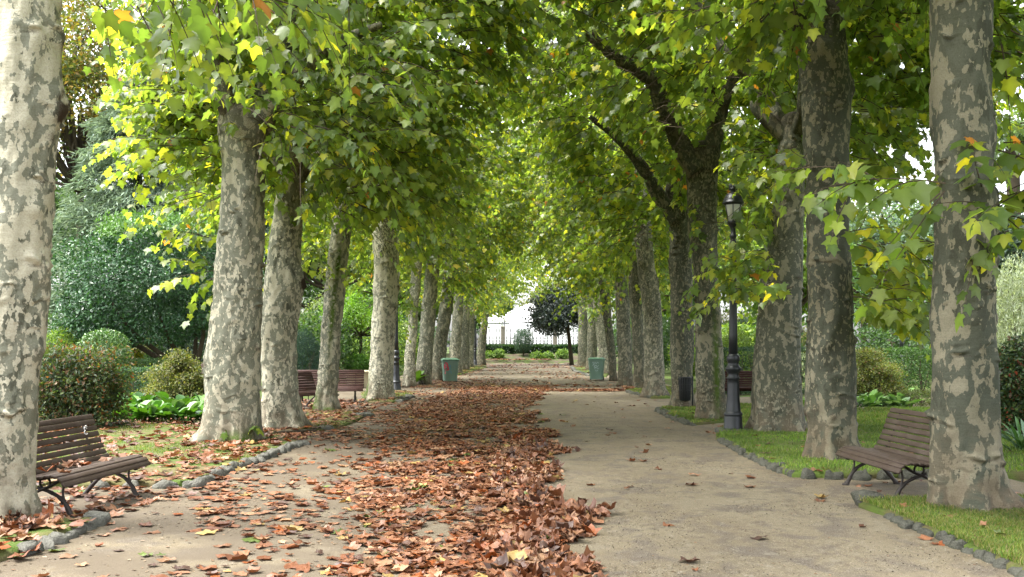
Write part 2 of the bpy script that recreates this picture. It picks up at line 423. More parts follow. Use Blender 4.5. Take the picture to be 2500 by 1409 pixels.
# ------------------------------------------------------------------ kerb stones
def stone_mesh(seed, lx, ly, lz, sharp):
    rng = np.random.default_rng(seed); n = 18; m = 11
    th = np.linspace(0, 2*pi, n, endpoint=False)+.2; ph = np.linspace(-pi/2, pi/2, m)
    c = lambda a, e: np.sign(np.cos(a))*np.abs(np.cos(a))**e
    s = lambda a, e: np.sign(np.sin(a))*np.abs(np.sin(a))**e
    e = sharp
    T, Ph = np.meshgrid(th, ph)
    v = np.stack([lx/2*c(Ph, e)*c(T, e), ly/2*c(Ph, e)*s(T, e), lz/2*s(Ph, e)], -1).reshape(-1, 3)
    v += .22*min(lx, ly, lz)*np.stack([fbm(v, 8, seed+k, 3) for k in range(3)], -1)
    for k in range(7):   # chipped faces
        d = norm(rng.normal(0, 1, 3)*np.array([1, 1, .8])); ext = np.abs(d)@np.array([lx, ly, lz])/2*rng.uniform(.55, .8)
        q = v@d; v = v-np.where(q > ext, q-ext, 0)[:, None]*d*.9
    return MB().add(v, [grid_faces(m, n)])
STONES = []
def kerb(pts, label, group, size=.25, gap=.0, h=.17, first=None, seed=0, sharp=.6, lift=-.005, mat='stone'):
    rng = np.random.default_rng(seed); pts = [np.array(p, float) for p in pts]
    seg = [np.linalg.norm(b-a) for a, b in zip(pts, pts[1:])]; tot = sum(seg); d = 0; k = 0
    while d < tot:
        L = size*rng.uniform(.75, 1.3); q = d+L/2; i = 0; qq = q
        while i < len(seg)-1 and qq > seg[i]: qq -= seg[i]; i += 1
        t = (pts[i+1]-pts[i])/seg[i]; c = pts[i]+t*min(qq, seg[i])
        o = stone_mesh(seed*100+k, L*.98, size*rng.uniform(.6, .85), h*rng.uniform(.8, 1.2), sharp*rng.uniform(.8, 1.3)).build('kerb_stone', M[mat])
        o.location = (c[0]+rng.normal(0, .015), c[1]+rng.normal(0, .015), lift+rng.normal(0, .01)); o.rotation_euler = (rng.normal(0, .12), rng.normal(0, .12), math.atan2(t[1], t[0])+rng.normal(0, .12))
        tag(o, label, 'kerb stone', group); d += L+gap; k += 1
gs = lambda *a: [G(*p) for p in a]
o = stone_mesh(777, .32, .22, .22, .3).build('kerb_stone', M['stone2']); x_, y_ = G(2122, 1236); o.location = (x_, y_, .04); o.rotation_euler = (0, 0, -.1)
tag(o, 'square grey corner block ending the kerb at the foot of the largest right trunk', 'kerb stone')
kerb(gs((2165, 1262), (2300, 1318), (2500, 1409), (2560, 1440)), 'rounded grey stone in the kerb curving past the largest right trunk', 'stones along the right front grass', .19, h=.14, seed=1, mat='stone2')
kerb(gs((1755, 1076), (1840, 1122), (1932, 1163)), 'mossy grey stone in the kerb running from the near lamp post toward the right bench', 'stones from lamp to right bench', .20, h=.14, seed=2, mat='stone2')
kerb(gs((1950, 1168), (2080, 1170), (2280, 1168)), 'pointed grey stone in the row behind the right front bench', 'stones behind the right bench', .30, .05, .24, seed=3, sharp=.9, mat='stone2')
kerb(gs((1608, 1004), (1640, 1021), (1692, 1041)), 'small stone edging the grass by the black litter bin', 'stones by the litter bin', .26, seed=4, mat='stone2')
kerb(gs((1532, 958), (1590, 972), (1640, 972)), 'small far stone edging the bed of the reddish scarred tree', 'stones of the reddish tree bed', .28, seed=5, mat='stone2')
kerb(gs((1396, 897), (1404, 907), (1440, 918)), 'distant kerb stone left of the right wheelie bin', 'stones near the right wheelie bin', .4, seed=6)
kerb(gs((245, 1276), (200, 1296), (120, 1332), (60, 1357)), 'grey kerb stone among leaves at the foot of the left edge trunk', 'stones at the left edge trunk', .22, seed=7)
o = stone_mesh(778, .24, .17, .15, .4).build('kerb_stone', M['stone']); x_, y_ = G(232, 1278); o.location = (x_, y_, .04); o.rotation_euler = (0, 0, .3)
tag(o, 'flat light grey corner block on the sand before the left bench', 'kerb stone')
kerb(gs((230, 1194), (470, 1192)), 'rough boulder in the row behind the left front bench legs', 'boulders behind the left bench', .27, .06, .2, seed=8, sharp=.8)
kerb(gs((480, 1186), (560, 1152), (735, 1086)), 'rough stone in the kerb curving from the left bench to the forked tree', 'stones toward the forked tree', .26, seed=9)
kerb(gs((770, 1052), (815, 1049)), 'short run of low kerb stone in leaves right of the cream patched tree', 'stones right of the cream patched tree', .35, seed=10)
kerb(gs((858, 1020), (890, 1017)), 'lone pale kerb stone in leaves right of the slim mossy tree', 'stones right of the mossy tree', .5, seed=11)
kerb(gs((965, 982), (1000, 970)), 'pale kerb stone at the foot of the left lamp post', 'stones at the left lamp', .5, seed=12)
# board edging of the left third bed
a_, b_ = np.array(G(636, 1064)), np.array(G(770, 1055)); 
MBt = MB(); v, f = tube(np.array([[a_[0], a_[1], .03], [(a_[0]+b_[0])/2, (a_[1]+b_[1])/2, .04], [b_[0], b_[1], .03]]), .035, 6); MBt.add(v, f)
tag(MBt.build('edging_board', M['dbark']), 'dark low edging strip in the leaves before the cream patched tree', 'edging')
# ------------------------------------------------------------------ leaves
def _fan(half, c=(0, .32)):
    pts = half + [(-x, y) for x, y in half[::-1][1:-1]]
    v = [c] + pts; n = len(pts)
    return np.array(v), np.array([(0, 1+i, 1+(i+1) % n) for i in range(n)])
LEAF_HI = _fan([(0, .03), (.20, -.07), (.46, .03), (.37, .20), (.44, .31), (.63, .55), (.41, .55), (.26, .63), (.20, .78), (0, 1.03)])
def _fine(t):
    v, f = t; o = v[1:]; n = len(o); c = v[0]; mid = c+(o-c)*.52
    V = np.concatenate([[c], mid, o]); i = np.arange(n); j = (i+1) % n
    return V, np.concatenate([np.stack([0*i, 1+i, 1+j], -1), np.stack([1+i, 1+n+i, 1+n+j], -1), np.stack([1+i, 1+n+j, 1+j], -1)])
LEAF_FINE = _fine(LEAF_HI)
LEAF_MID = _fan([(0, 0), (.46, .04), (.38, .26), (.60, .55), (.28, .62), (0, 1.0)])
LEAF_LO = (np.array([(0, 0), (.5, .2), (.3, .6), (0, 1.), (-.3, .6), (-.5, .2)]), np.array([(0, 1, 2), (0, 2, 3), (0, 3, 4), (0, 4, 5)]))
LEAF_OVAL = (np.array([(0, 0), (.26, .35), (.2, .7), (0, 1.), (-.2, .7), (-.26, .35)]), np.array([(0, 1, 2), (0, 2, 3), (0, 3, 4), (0, 4, 5)]))
LEAF_KITE = (np.array([(0, 0), (.3, .5), (0, 1.), (-.3, .5)]), np.array([(0, 1, 2), (0, 2, 3)]))
LEAF_THIN = (np.array([(0, 0), (.09, .4), (0, 1.), (-.09, .4)]), np.array([(0, 1, 2), (0, 2, 3)]))
LEAF_NEEDLE = (np.array([(0, 0), (.05, .5), (0, 1.), (-.05, .5)]), np.array([(0, 1, 2), (0, 2, 3)]))

def add_leaves(mb, tpl, pos, D, N, size, col, rng, fold=.25, droop=.3, curl=None, mat=0):
    T, Fc = tpl; n = len(pos); k = len(T)
    D = norm(D); N = norm(N - D*np.sum(N*D, -1, keepdims=True)); S = np.cross(D, N)
    x = T[:, 0][None]; y = T[:, 1][None]
    f = fold*rng.uniform(-.7, 1.7, (n, 1)); d = droop*rng.uniform(.3, 1.5, (n, 1))
    z = np.abs(x)*f - d*y*y - .35*d*x*x*4*rng.uniform(0, 1, (n, 1)); x = x + y*rng.normal(0, .10, (n, 1))
    if curl is not None:
        c = curl*rng.uniform(-.4, 1.4, (n, 1)); c2 = curl*rng.normal(0, .6, (n, 1)); ph = rng.uniform(0, 6.28, (n, 1))
        z = c*(x*x*1.8 + (y-.5)**2*1.4) + c2*x*(y-.5)*2 + curl*.35*np.sin(ph+x*7+y*5)
    w = rng.uniform(.82, 1.12, (n, 1))
    v = pos[:, None] + size[:, None, None]*(x[..., None]*w[..., None]*S[:, None] + y[..., None]*D[:, None] + z[..., None]*N[:, None])
    Fa = (Fc[None] + (np.arange(n)*k)[:, None, None]).reshape(-1, 3)
    cc = np.repeat(col, k, 0)
    if k > 8: cc = cc*np.tile(np.array([1.22]+[.94+.12*(abs(a_) < .3) for a_, b_ in T[1:]]), n)[:, None]
    mb.add(v.reshape(-1, 3), Fa, mat, cc)

PLANE_PAL = np.array([(.050, .085, .020), (.065, .105, .024), (.085, .125, .026), (.115, .15, .026), (.19, .21, .028), (.31, .28, .03), (.26, .11, .025)])
def plane_cols(n, rng, yellow=0.0):
    p = np.array([.23, .30, .26, .15, .05, .008, .003])
    if yellow: p = (1-yellow)*p + yellow*np.array([.04, .12, .24, .33, .23, .035, .005])
    c = PLANE_PAL[rng.choice(7, n, p=p/p.sum())]
    return 1.22*c*rng.uniform(.8, 1.25, (n, 1))

CORRIDORS = []      # openings in the foliage in front of the big bare limbs: (polyline of pixels, half width, depth0, depth1)
def in_corridor(q, rng):
    r = np.zeros(len(q), bool); px = VX+q[:, 0]/q[:, 1]*F; py = HY-(q[:, 2]-EYE)/q[:, 1]*F
    for pl, hw, y0, y1 in CORRIDORS:
        d = np.full(len(q), 1e9)
        for (ax, ay), (bx_, by_) in zip(pl, pl[1:]):
            t = np.clip(((px-ax)*(bx_-ax)+(py-ay)*(by_-ay))/((bx_-ax)**2+(by_-ay)**2), 0, 1); d = np.minimum(d, np.hypot(px-ax-t*(bx_-ax), py-ay-t*(by_-ay)))
        r |= (q[:, 1] > y0) & (q[:, 1] < y1) & (d < hw*rng.uniform(.4, 1.25, len(q)))
    return r
def sprays(mb, st, dr, L, nl, size, rng, tpl, yellow=0.0, droop=.35, twig=.011, flat=.5, loc=None):
    """leafy shoots: a thin arching twig with leaves alternating along it. st, dr (n,3); L (n)"""
    n = len(st)
    t = np.linspace(.12, 1.0, nl)[None, :] + rng.uniform(-.03, .03, (n, nl))
    dr = norm(dr); dp = droop*rng.uniform(.4, 1.5, (n, 1))
    side = norm(np.cross(dr, [0, 0, 1.0]) + rng.normal(0, .1, (n, 3)))
    bend = rng.normal(0, .18, (n, 1))
    def at(t):
        return st[:, None] + dr[:, None]*(L[:, None]*t)[..., None] + side[:, None]*(L[:, None]*bend*t*t)[..., None] + np.array([0, 0, -1.0])*(L[:, None]*dp*t*t)[..., None]
    p = at(t); tang = norm(at(t+.05)-p)
    sg = np.where(np.arange(nl) % 2 == 0, 1, -1)[None, :, None]
    D = tang*rng.uniform(.2, .9, (n, nl, 1)) + side[:, None]*sg*rng.uniform(.5, 1.1, (n, nl, 1)) + np.array([0, 0, -1.0])*rng.uniform(.25, 1.25, (n, nl, 1)) + rng.normal(0, .22, (n, nl, 3))
    D = norm(D)
    N = np.array([0, 0, 1.0]) + tang*.35*flat + np.concatenate([D[..., :2], 0*D[..., :1]], -1)*.7*flat + rng.normal(0, .28, (n, nl, 3))
    sz = size*rng.uniform(.62, 1.2, (n, nl))*(1.12-.35*t)
    pos = p + D*(sz*.28)[..., None]
    col = plane_cols(n*nl, rng, yellow).reshape(n, nl, 3)*rng.uniform(.85, 1.15, (n, 1, 1))
    pos, D, N, sz, col = pos.reshape(-1, 3), D.reshape(-1, 3), N.reshape(-1, 3), sz.ravel(), col.reshape(-1, 3)
    if loc is not None:
        k_ = ~in_corridor(pos+loc, rng); pos, D, N, sz, col = pos[k_], D[k_], N[k_], sz[k_], col[k_]
    add_leaves(mb, tpl, pos, D, N, sz, col, rng, .22, .28)
    # twigs
    if twig:
        tt = np.tile(np.linspace(0, 1, 5)[None], (n, 1)); q = at(tt); tg = norm(at(tt+.05)-q)
        u = norm(np.cross(tg, np.array([.3, .2, 1.0]))); v_ = np.cross(tg, u); a = np.array([0, 2.1, 4.2])
        r = (twig*(1.05-.8*tt))[..., None, None]
        ring = q[:, :, None] + r*(u[:, :, None]*np.cos(a)[:, None]+v_[:, :, None]*np.sin(a)[:, None])
        f = grid_faces(5, 3); Fa = (f[None]+(np.arange(n)*15)[:, None, None]).reshape(-1, 4)
        mb.add(ring.reshape(-1, 3), Fa, 1)

# ------------------------------------------------------------------ plane trees
def bark_disp(seed, base_z, ridges, knots, flare_lobes=5, lump=.035):
    rg = np.random.default_rng(seed)
    def f(pts, a, rad):
        z = pts[:, 2][:, None]; n = len(pts)
        A = a[None] + 0*z; z = z + 0*a[None]
        d = rad[:, None]*(.035*np.sin(2*A+rg.uniform(0, 6)) + .025*np.sin(3*A+rg.uniform(0, 6)+z*.7))
        d = d + rad[:, None]*np.exp(-np.maximum(z, 0)/.28)*(.14+.24*np.sin(flare_lobes*A+rg.uniform(0, 6))+.08*np.sin(11*A+rg.uniform(0, 6)))
        q = np.stack([np.cos(A)*1.0, np.sin(A)*1.0, z*1.3], -1)
        d = d + lump*fbm(q, 1.6, seed, 3) + .006*fbm(q, 7, seed+3, 2)
        for (z0, a0, w, s, amp, tilt) in ridges:
            da = (A-a0+pi) % (2*pi)-pi
            zz = z-z0-tilt*da-.025*np.sin(da*5+z0*9)-.012*np.sin(da*13+z0*31); amp = amp*(.55+.45*np.sin(da*9+z0*17))
            d = d + amp*np.exp(-(zz/s)**2)*np.exp(-(da/w)**4) - .5*amp*np.exp(-((zz+1.9*s)/(s*.9))**2)*np.exp(-(da/w)**4)
        for (z0, a0, w, s, amp) in knots:
            da = (A-a0+pi) % (2*pi)-pi
            g = np.exp(-((z-z0)/s)**2)*np.exp(-(da/w)**2)
            d = d + amp*g*(1+.35*fbm(q, 9, seed+9, 2))
        return d
    return f

TREES = []
def plane_tree(side, label, px, Y=None, seed=0, pale=.5, cream=.5, dark=.5, ps=1.0, moss=(), knots=(), ztop=5.6, nridge=13, ns=56, dz=.018, limbs=None, group='plane trees lining the avenue', crown=None, extra=(), leaf=None, lump=.03, ridge_amp=1.0):
    """px: list of (row, left, right) of the trunk outline, first entry at the foot"""
    rng = np.random.default_rng(seed+100)
    py0 = px[0][0]
    if Y is None: Y = EYE*F/(py0-HY)
    s = Y/F
    zz = np.array([EYE-(p[0]-HY)*s for p in px]); xx = np.array([((p[1]+p[2])/2-VX)*s for p in px]); rr = np.array([(p[2]-p[1])/2*s for p in px])
    zz[0] = -.06
    o = np.argsort(zz); zz, xx, rr = zz[o], xx[o], rr[o]
    z = np.arange(-.06, ztop, dz)
    def ev(v):
        y = np.interp(z, zz, v); lean = (v[-1]-v[-2])/max(zz[-1]-zz[-2], .3)
        if v is xx: y = np.where(z > zz[-1], v[-1]+np.clip(lean, -.08, .08)*(z-zz[-1]), y)
        k = max(3, int(.35/dz)); ker = np.hanning(k+2)[1:-1]; ker /= ker.sum()
        return np.convolve(np.pad(y, (k//2, k-1-k//2), mode='edge'), ker, 'valid')
    X = ev(xx); rad = ev(rr)*.97
    x0 = X[0]
    root = empty('plane_tree', (x0, Y, 0)); tag(root, label, 'tree', group)
    yb = .08*np.sin(z*.5+seed); pts = np.stack([X-x0, yb-yb[0], z], -1)
    ridges = []
    for k in range(int(nridge*ztop)):
        ridges.append((rng.uniform(.35, ztop), rng.uniform(0, 2*pi), rng.uniform(.10, .55), rng.uniform(.011, .030), 3.0*ridge_amp*rng.uniform(.004, .024)*rng.uniform(.3, 1), rng.normal(0, .03)))
    kn = [(rng.uniform(.5, ztop-.3), rng.uniform(0, 2*pi), rng.uniform(.12, .3), rng.uniform(.03, .09), rng.uniform(.008, .03)) for _ in range(int(2.6*ztop))]
    kn += [(EYE-(py-HY)*s, ang, w, h, amp) for (py, ang, w, h, amp) in knots]
    nd = int(.5/dz); t_ = np.linspace(0, 1, nd)   # the head of the trunk rounds off between the limbs
    pts = np.concatenate([pts, pts[-1]+np.stack([0*t_, 0*t_, (t_+.02)*rad[-1]*1.1], -1)]); rad = np.concatenate([rad, rad[-1]*np.sqrt(np.clip(1-t_**2, .02, 1))]); z = pts[:, 2]
    v, f = tube(pts, rad, ns, bark_disp(seed, 0, ridges, kn, rng.integers(4, 7), lump))
    a = np.linspace(0, 2*pi, ns, endpoint=False)[None]+0*z[:, None]; Z = z[:, None]+0*a
    scar_shade = np.zeros_like(a)
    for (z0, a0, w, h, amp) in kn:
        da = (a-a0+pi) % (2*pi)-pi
        scar_shade = np.maximum(scar_shade, np.clip(amp/.05, .1, 1.15)*(.7+.6*fbm(np.stack([np.cos(a)*3, np.sin(a)*3, Z*9], -1), 1.3, seed+41, 2))*np.exp(-((Z-z0)/(h*1.1))**2-(da/(w*1.1))**2))
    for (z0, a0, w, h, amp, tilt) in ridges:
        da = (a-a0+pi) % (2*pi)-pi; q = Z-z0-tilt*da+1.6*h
        scar_shade = np.maximum(scar_shade, .5*np.clip(amp/.03, 0, 1)*np.exp(-(q/(h*.8))**2)*np.exp(-(da/w)**4))  # crease shade under each ridge, painted in as dark colour
    scar_shade = np.maximum(scar_shade, np.clip(1.0-Z/.16, 0, 1)*.75)
    scar_shade = np.maximum(scar_shade, np.clip((Z-ztop+1.0)/1.2, 0, 1)*.6)
    mo = np.zeros_like(a)
    for (py, ang, w, h) in moss:
        da = (a-ang+pi) % (2*pi)-pi
        mo = np.maximum(mo, np.exp(-((Z-(EYE-(py-HY)*s))/h)**2-(da/w)**2)*1.3)
    col = np.stack([scar_shade, np.clip(pale+.12*fbm(np.stack([a, Z, a*0], -1), .8, seed), 0, 1), mo], -1).reshape(-1, 3)
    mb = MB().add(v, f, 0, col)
    top = pts[-1-nd]; rt = rad[-1-nd]
    # limbs
    lim = []
    if limbs:
        for path, r0, r1 in limbs:
            q = np.array([np.array(P(a_, b_, Y+c_))-np.array([x0, Y, 0]) for a_, b_, c_ in path]); lim.append((q, r0, r1))
    else:
        for k in range(3):
            an = rng.uniform(0, 6.28) if k else (0 if side < 0 else pi)
            d = np.array([cos(an)*.75, sin(an)*.75, 1.0]); d /= np.linalg.norm(d)
            q = top-np.array([0, 0, .35])+np.array([d*t*3.4+np.array([0, 0, .12*t*t])+rng.normal(0, .10, 3)*(t > .1) for t in np.linspace(0, 1, 6)]); lim.append((q, rt*.62, .05))
    for q, r0, r1 in lim:
        qq = spline(q, 40); rd = np.linspace(r0, r1, 40)
        ph = rng.uniform(0, 9)
        v, f = tube(qq, rd, 16, lambda p_, a_, r_: r_[:, None]*(.18*fbm(np.stack([np.cos(a_)[None]+0*p_[:, :1], np.sin(a_)[None]+0*p_[:, :1], p_[:, 2:3]*3+0*a_[None]+ph], -1), 1.8, seed, 3)))
        c = np.tile([.25, pale*.5, 0], (len(v), 1)); nzz = fbm(v, 2.2, seed+5, 2); c[:, 0] = np.clip(.25+nzz*.5, 0, .7)
        mb.add(v, f, 0, c)
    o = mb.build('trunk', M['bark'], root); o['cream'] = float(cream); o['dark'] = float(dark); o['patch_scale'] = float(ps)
    TREES.append(dict(root=root, side=side, x=x0, y=Y, seed=seed, top=top, lim=lim, crown=crown or {}, extra=extra, leaf=leaf))
    return root

def zlow(x, y, rng):
    """underside of the leaf tunnel above the avenue"""
    ax = np.abs(x)
    top = np.interp(y, [30, 45], [7.3, 6.2])
    z = np.where(ax < 2.3, top-(top-4.02)*ax*ax/5.29, 4.02)
    z = np.where(ax > 3.4, 4.5, z); z = np.where(ax > 5.8, 4.0, z)
    return z
def make_crown(t, n, size, tpl, nl=15, R_=(4.1, 3.3, 3.3), twig=.011, zc=7.0, yellow=.16):
    rng = np.random.default_rng(t['seed']+500); c = t['crown']
    n = int(n*c.get('n', 1)); mb = MB()
    inw = -1 if t['x'] > 0 else 1
    cx = t['x']+t['top'][0]+inw*c.get('inw', .55)
    out = []; 
    while len(out) < n:
        k = n*3
        p = rng.uniform(-1, 1, (k, 3)); r = np.linalg.norm(p, axis=1); p = p[(r < 1) & (rng.uniform(0, 1, k) < .25+.75*r)]
        q = p*np.array(R_)+np.array([cx, t['y'], zc])
        zl = zlow(q[:, 0], q[:, 1], rng) + c.get('dz', 0) + .35*fbm(q*[1, 1, 0], .7, t['seed'], 2)
        q = q[q[:, 2] > zl+.25]
        hole = fbm(q, .55, t['seed']+71, 2) < -.42
        for (xa, xb, zt, pr) in c.get('clear', ()):   # bare sectors on the near side that leave limbs in view
            hole |= (q[:, 0] > xa) & (q[:, 0] < xb) & (q[:, 1] < t['y']+.2) & (q[:, 2] < zt) & (rng.uniform(0, 1, len(q)) < pr)
        hole |= q[:, 0] < c.get('xmin', -99)
        q = q[~hole]
        out.extend(q.tolist())
    st = np.array(out[:n])
    ctr = np.array([t['x']+t['top'][0], t['y'], 5.4])
    d = norm(st-ctr); d[:, 2] *= .2; d[:, 2] += rng.uniform(-.1, .25, n); d = d+rng.normal(0, .35, (n, 3)); d = norm(d)
    L = rng.uniform(.7, 1.5, n)
    loc = np.array([t['x'], t['y'], 0])
    yl = c.get('yellow', yellow)
    sprays(mb, st-loc, d, L, nl, size, rng, tpl, yl, .4, twig, loc=loc)
    # named sprigs given by where they hang: (x0,x1,y0,y1 rows, depth0, depth1, count, yellow, heading, length)
    for (a, b, e, f, y0, y1, m, yel, hd, ln) in t['extra']:
        yy = rng.uniform(y0, y1, m); q = np.array([P(x_, z_, y_) for x_, z_, y_ in zip(rng.uniform(a, b, m), rng.uniform(e, f, m), yy)])
        dd = np.array(hd)+rng.normal(0, .35, (m, 3))
        sprays(mb, q-loc, dd, rng.uniform(.7, 1.2, m)*ln, max(6, int(11*ln)), size*1.1, rng, tpl, yel, .3, twig*.8, loc=loc)
    o = mb.build('crown', [M['leaf'], M['twig']], t['root'], smooth=t['y'] < 22)
    return o

L_, R__ = -1, 1
# angles around the trunk: tube frames start near -X/+X; measured in the tube's own frame, front (towards the avenue entrance) is -Y
LB = 'plane trees lining the avenue'
FR = -pi/2
# left row -----------------------------------------------------------------
plane_tree(L_, 'largest pale mottled plane tree, cut by the left edge beside the front bench', [(1292, -110, 88), (1200, -92, 76), (1000, -72, 82), (800, -55, 104), (600, -35, 122), (300, -15, 146), (0, 5, 156)], seed=1, pale=0.8, cream=0.85, dark=0.46, ps=0.8, crown=dict(dz=1.7, inw=1.6, n=.5, xmin=-3.3), ztop=6.2, ns=88, dz=.011,
           knots=[(258, 0, .35, .17, .09), (100, .1, .3, .1, .03), (665, -.1, .3, .10, .03), (850, -.25, .3, .09, .035), (340, -.35, .2, .1, .03), (560, -.05, .25, .1, .02)],
           extra=[(240, 700, -10, 25, 8.6, 10.5, 14, .03, (.5, -.2, -.5), .8), (380, 900, -60, -5, 8.5, 10.5, 16, .1, (.3, 0, -.5), .8)])
plane_tree(L_, 'thick ridged plane tree with a dark forked top, behind the left front bench', [(1085, 478, 640), (1050, 496, 634), (950, 508, 632), (800, 520, 640), (600, 541, 648), (400, 551, 650), (330, 540, 668)], seed=2, pale=0.62, cream=0.62, dark=0.2, ps=.82, ztop=5.3, ns=80, dz=.013, nridge=11,
           knots=[(900, pi, .45, .30, .10), (470, -1.2, .25, .12, .03), (840, -.3, .25, .1, .04)], moss=[(1065, -1.0, .5, .12)],
           limbs=[([(610, 330, 0), (575, 290, -.2), (540, 200, -.5), (500, 60, -.7), (470, -80, -.9)], .27, .07), ([(605, 330, 0), (640, 260, 0), (680, 150, .1), (705, 20, .1), (715, -120, .2)], .30, .08), ([(620, 330, 0), (690, 230, -.6), (800, 120, -1.2), (930, 60, -1.6)], .2, .05)],
           extra=[(350, 540, 200, 420, 15.8, 18.2, 44, .38, (-.9, -.3, -.1), .8), (370, 580, 60, 300, 15.8, 18.5, 46, .30, (-.8, -.2, .1), .9), (480, 540, 560, 600, 16.8, 17.4, 3, .3, (-1, -.2, -.05), .8), (500, 540, 655, 690, 16.6, 17.4, 4, .4, (-1, -.2, -.05), 1.1), (520, 560, 700, 720, 16.6, 17, 2, .3, (-.5, -.4, -.7), .5), (560, 640, 1020, 1050, 16.4, 16.6, 2, .2, (.1, -1, .3), .3),
                  (640, 1000, 100, 420, 15.5, 18.5, 60, .06, (.8, -.4, -.1), .9)], crown=dict(n=1.0, inw=1.9, xmin=-5.7, clear=((-5.6, -4.1, 6.6, .85),)))
plane_tree(L_, 'pale right-leaning plane tree with cream patches standing just behind the dark forked one', [(1050, 630, 752), (1020, 640, 735), (900, 640, 722), (800, 637, 728), (690, 652, 742), (600, 660, 735), (420, 688, 748)], seed=3, pale=0.82, cream=0.7, dark=0.2, ps=.85, crown=dict(xmin=-6.6), ztop=5.2, ns=72, dz=.015, nridge=10,
           knots=[(690, -.1, .4, .18, .07), (870, -1.2, .2, .08, .03)], extra=[(660, 760, 400, 470, 18.5, 20, 6, .1, (.2, -.7, -.5), .7)])
plane_tree(L_, 'slim mossy green plane tree in front of the long left bench', [(1007, 768, 830), (960, 774, 826), (900, 778, 828), (800, 785, 834), (640, 798, 848), (500, 815, 862)], seed=4, pale=0.62, cream=0.6, dark=0.4, ps=1.1, ztop=5.4, ns=56, dz=.018,
           moss=[(985, pi+.3, .6, .35), (760, -1.4, .28, .9), (640, -1.3, .3, .5), (1000, -1.4, .5, .1)], extra=[(740, 880, 560, 690, 24, 26.5, 12, .5, (.3, -.8, -.3), .7), (690, 800, 600, 660, 23.5, 25, 7, .4, (-.5, -.7, -.1), .7)])
plane_tree(L_, 'stout chalky white plane tree with stacked bark rolls beside the left lamp post', [(978, 888, 966), (950, 894, 962), (900, 900, 962), (800, 904, 966), (660, 910, 972), (540, 903, 976)], seed=5, pale=0.95, cream=0.75, dark=0.3, ps=1.2, ztop=5.6, ns=64, dz=.018, nridge=16, ridge_amp=1.0,
           moss=[(960, pi+.1, .5, .5)], knots=[(750, -.5, .2, .1, .05), (820, -.6, .25, .1, .05), (700, 0, .3, .15, .05)], extra=[(800, 1000, 470, 540, 29, 32, 14, .08, (.2, -.6, -.6), .9)])
plane_tree(L_, 'narrow bright plane tree just beyond the left lamp post', [(945, 984, 1014), (880, 986, 1014), (780, 996, 1020), (640, 1004, 1030)], seed=6, extra=[(975, 1015, 680, 800, 38, 40, 14, .2, (.1, -.8, -.3), .7)], pale=0.9, cream=0.6, dark=0.3, ps=1.2, ztop=6, ns=40, dz=.03)
plane_tree(L_, 'bright slightly leaning plane tree left of the far bench and wheelie bin', [(938, 1010, 1052), (850, 1020, 1058), (740, 1030, 1066), (640, 1040, 1074)], seed=7, pale=0.75, cream=0.5, dark=0.3, ps=1, ztop=6, ns=40, dz=.03)
plane_tree(L_, 'grey leaning plane trunk directly behind the left wheelie bin', [(928, 1046, 1084), (850, 1058, 1090), (740, 1075, 1106), (640, 1088, 1116)], seed=8, pale=0.4, cream=0.5, dark=0.4, ps=1, ztop=6.2, ns=40, dz=.03)
plane_tree(L_, 'ridged pale plane trunk just right of the left wheelie bin', [(914, 1094, 1128), (850, 1098, 1126), (740, 1108, 1132), (640, 1114, 1136)], seed=9, pale=0.6, cream=0.5, dark=0.4, ps=1, ztop=6.4, ns=36, dz=.03)
plane_tree(L_, 'dim plane tree in the far left row, next beyond the ridged pale one', [(905, 1118, 1146), (800, 1124, 1146), (700, 1130, 1150)], seed=10, pale=.45, crown=dict(dz=-.3), ztop=6.5, ns=28, dz=.05)
plane_tree(L_, 'slender far plane tree before the left end lamp post', [(898, 1142, 1156), (800, 1144, 1158), (700, 1148, 1162)], seed=11, pale=.55, crown=dict(dz=-.5), ztop=6.5, ns=24, dz=.06)
plane_tree(L_, 'last plane tree of the left row, by the fence bed', [(892, 1162, 1184), (840, 1166, 1186), (780, 1176, 1192), (700, 1184, 1196)], seed=12, extra=[(1140, 1200, 690, 780, 68, 80, 14, .1, (.3, -.8, -.3), 1.2)], pale=.5, crown=dict(dz=-.5, inw=.7), ztop=6.5, ns=24, dz=.06)
# right row ----------------------------------------------------------------
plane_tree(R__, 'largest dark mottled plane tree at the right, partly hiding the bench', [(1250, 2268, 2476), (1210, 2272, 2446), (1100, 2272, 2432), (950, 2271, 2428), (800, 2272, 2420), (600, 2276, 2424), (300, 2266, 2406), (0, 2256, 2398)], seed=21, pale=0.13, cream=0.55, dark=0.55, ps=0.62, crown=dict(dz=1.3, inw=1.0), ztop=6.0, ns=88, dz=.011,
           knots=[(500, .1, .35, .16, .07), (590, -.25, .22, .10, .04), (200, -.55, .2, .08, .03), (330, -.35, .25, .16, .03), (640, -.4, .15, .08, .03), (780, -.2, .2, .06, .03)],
           extra=[(2380, 2440, 490, 540, 9.3, 9.8, 5, .1, (-.7, -.8, .05), 1.0), (2230, 2330, 440, 480, 8.9, 9.3, 4, .08, (-1, -.3, -.05), .9), (2100, 2150, 410, 450, 8.6, 9.2, 5, .05, (-1, -.2, .05), .75), (2400, 2470, 560, 580, 9.3, 9.8, 3, .1, (-.5, -.8, -.1), .5), (2430, 2520, 300, 560, 9.6, 11, 12, .55, (.9, -.3, .1), .8), (2420, 2440, 480, 520, 9.7, 10, 6, .6, (.8, -.3, .3), .9), (2420, 2520, 30, 130, 9, 10.5, 8, .2, (.7, -.2, -.3), .8), (2400, 2420, 330, 400, 9.8, 9.9, 3, .5, (-.5, -.7, .0), .6)])
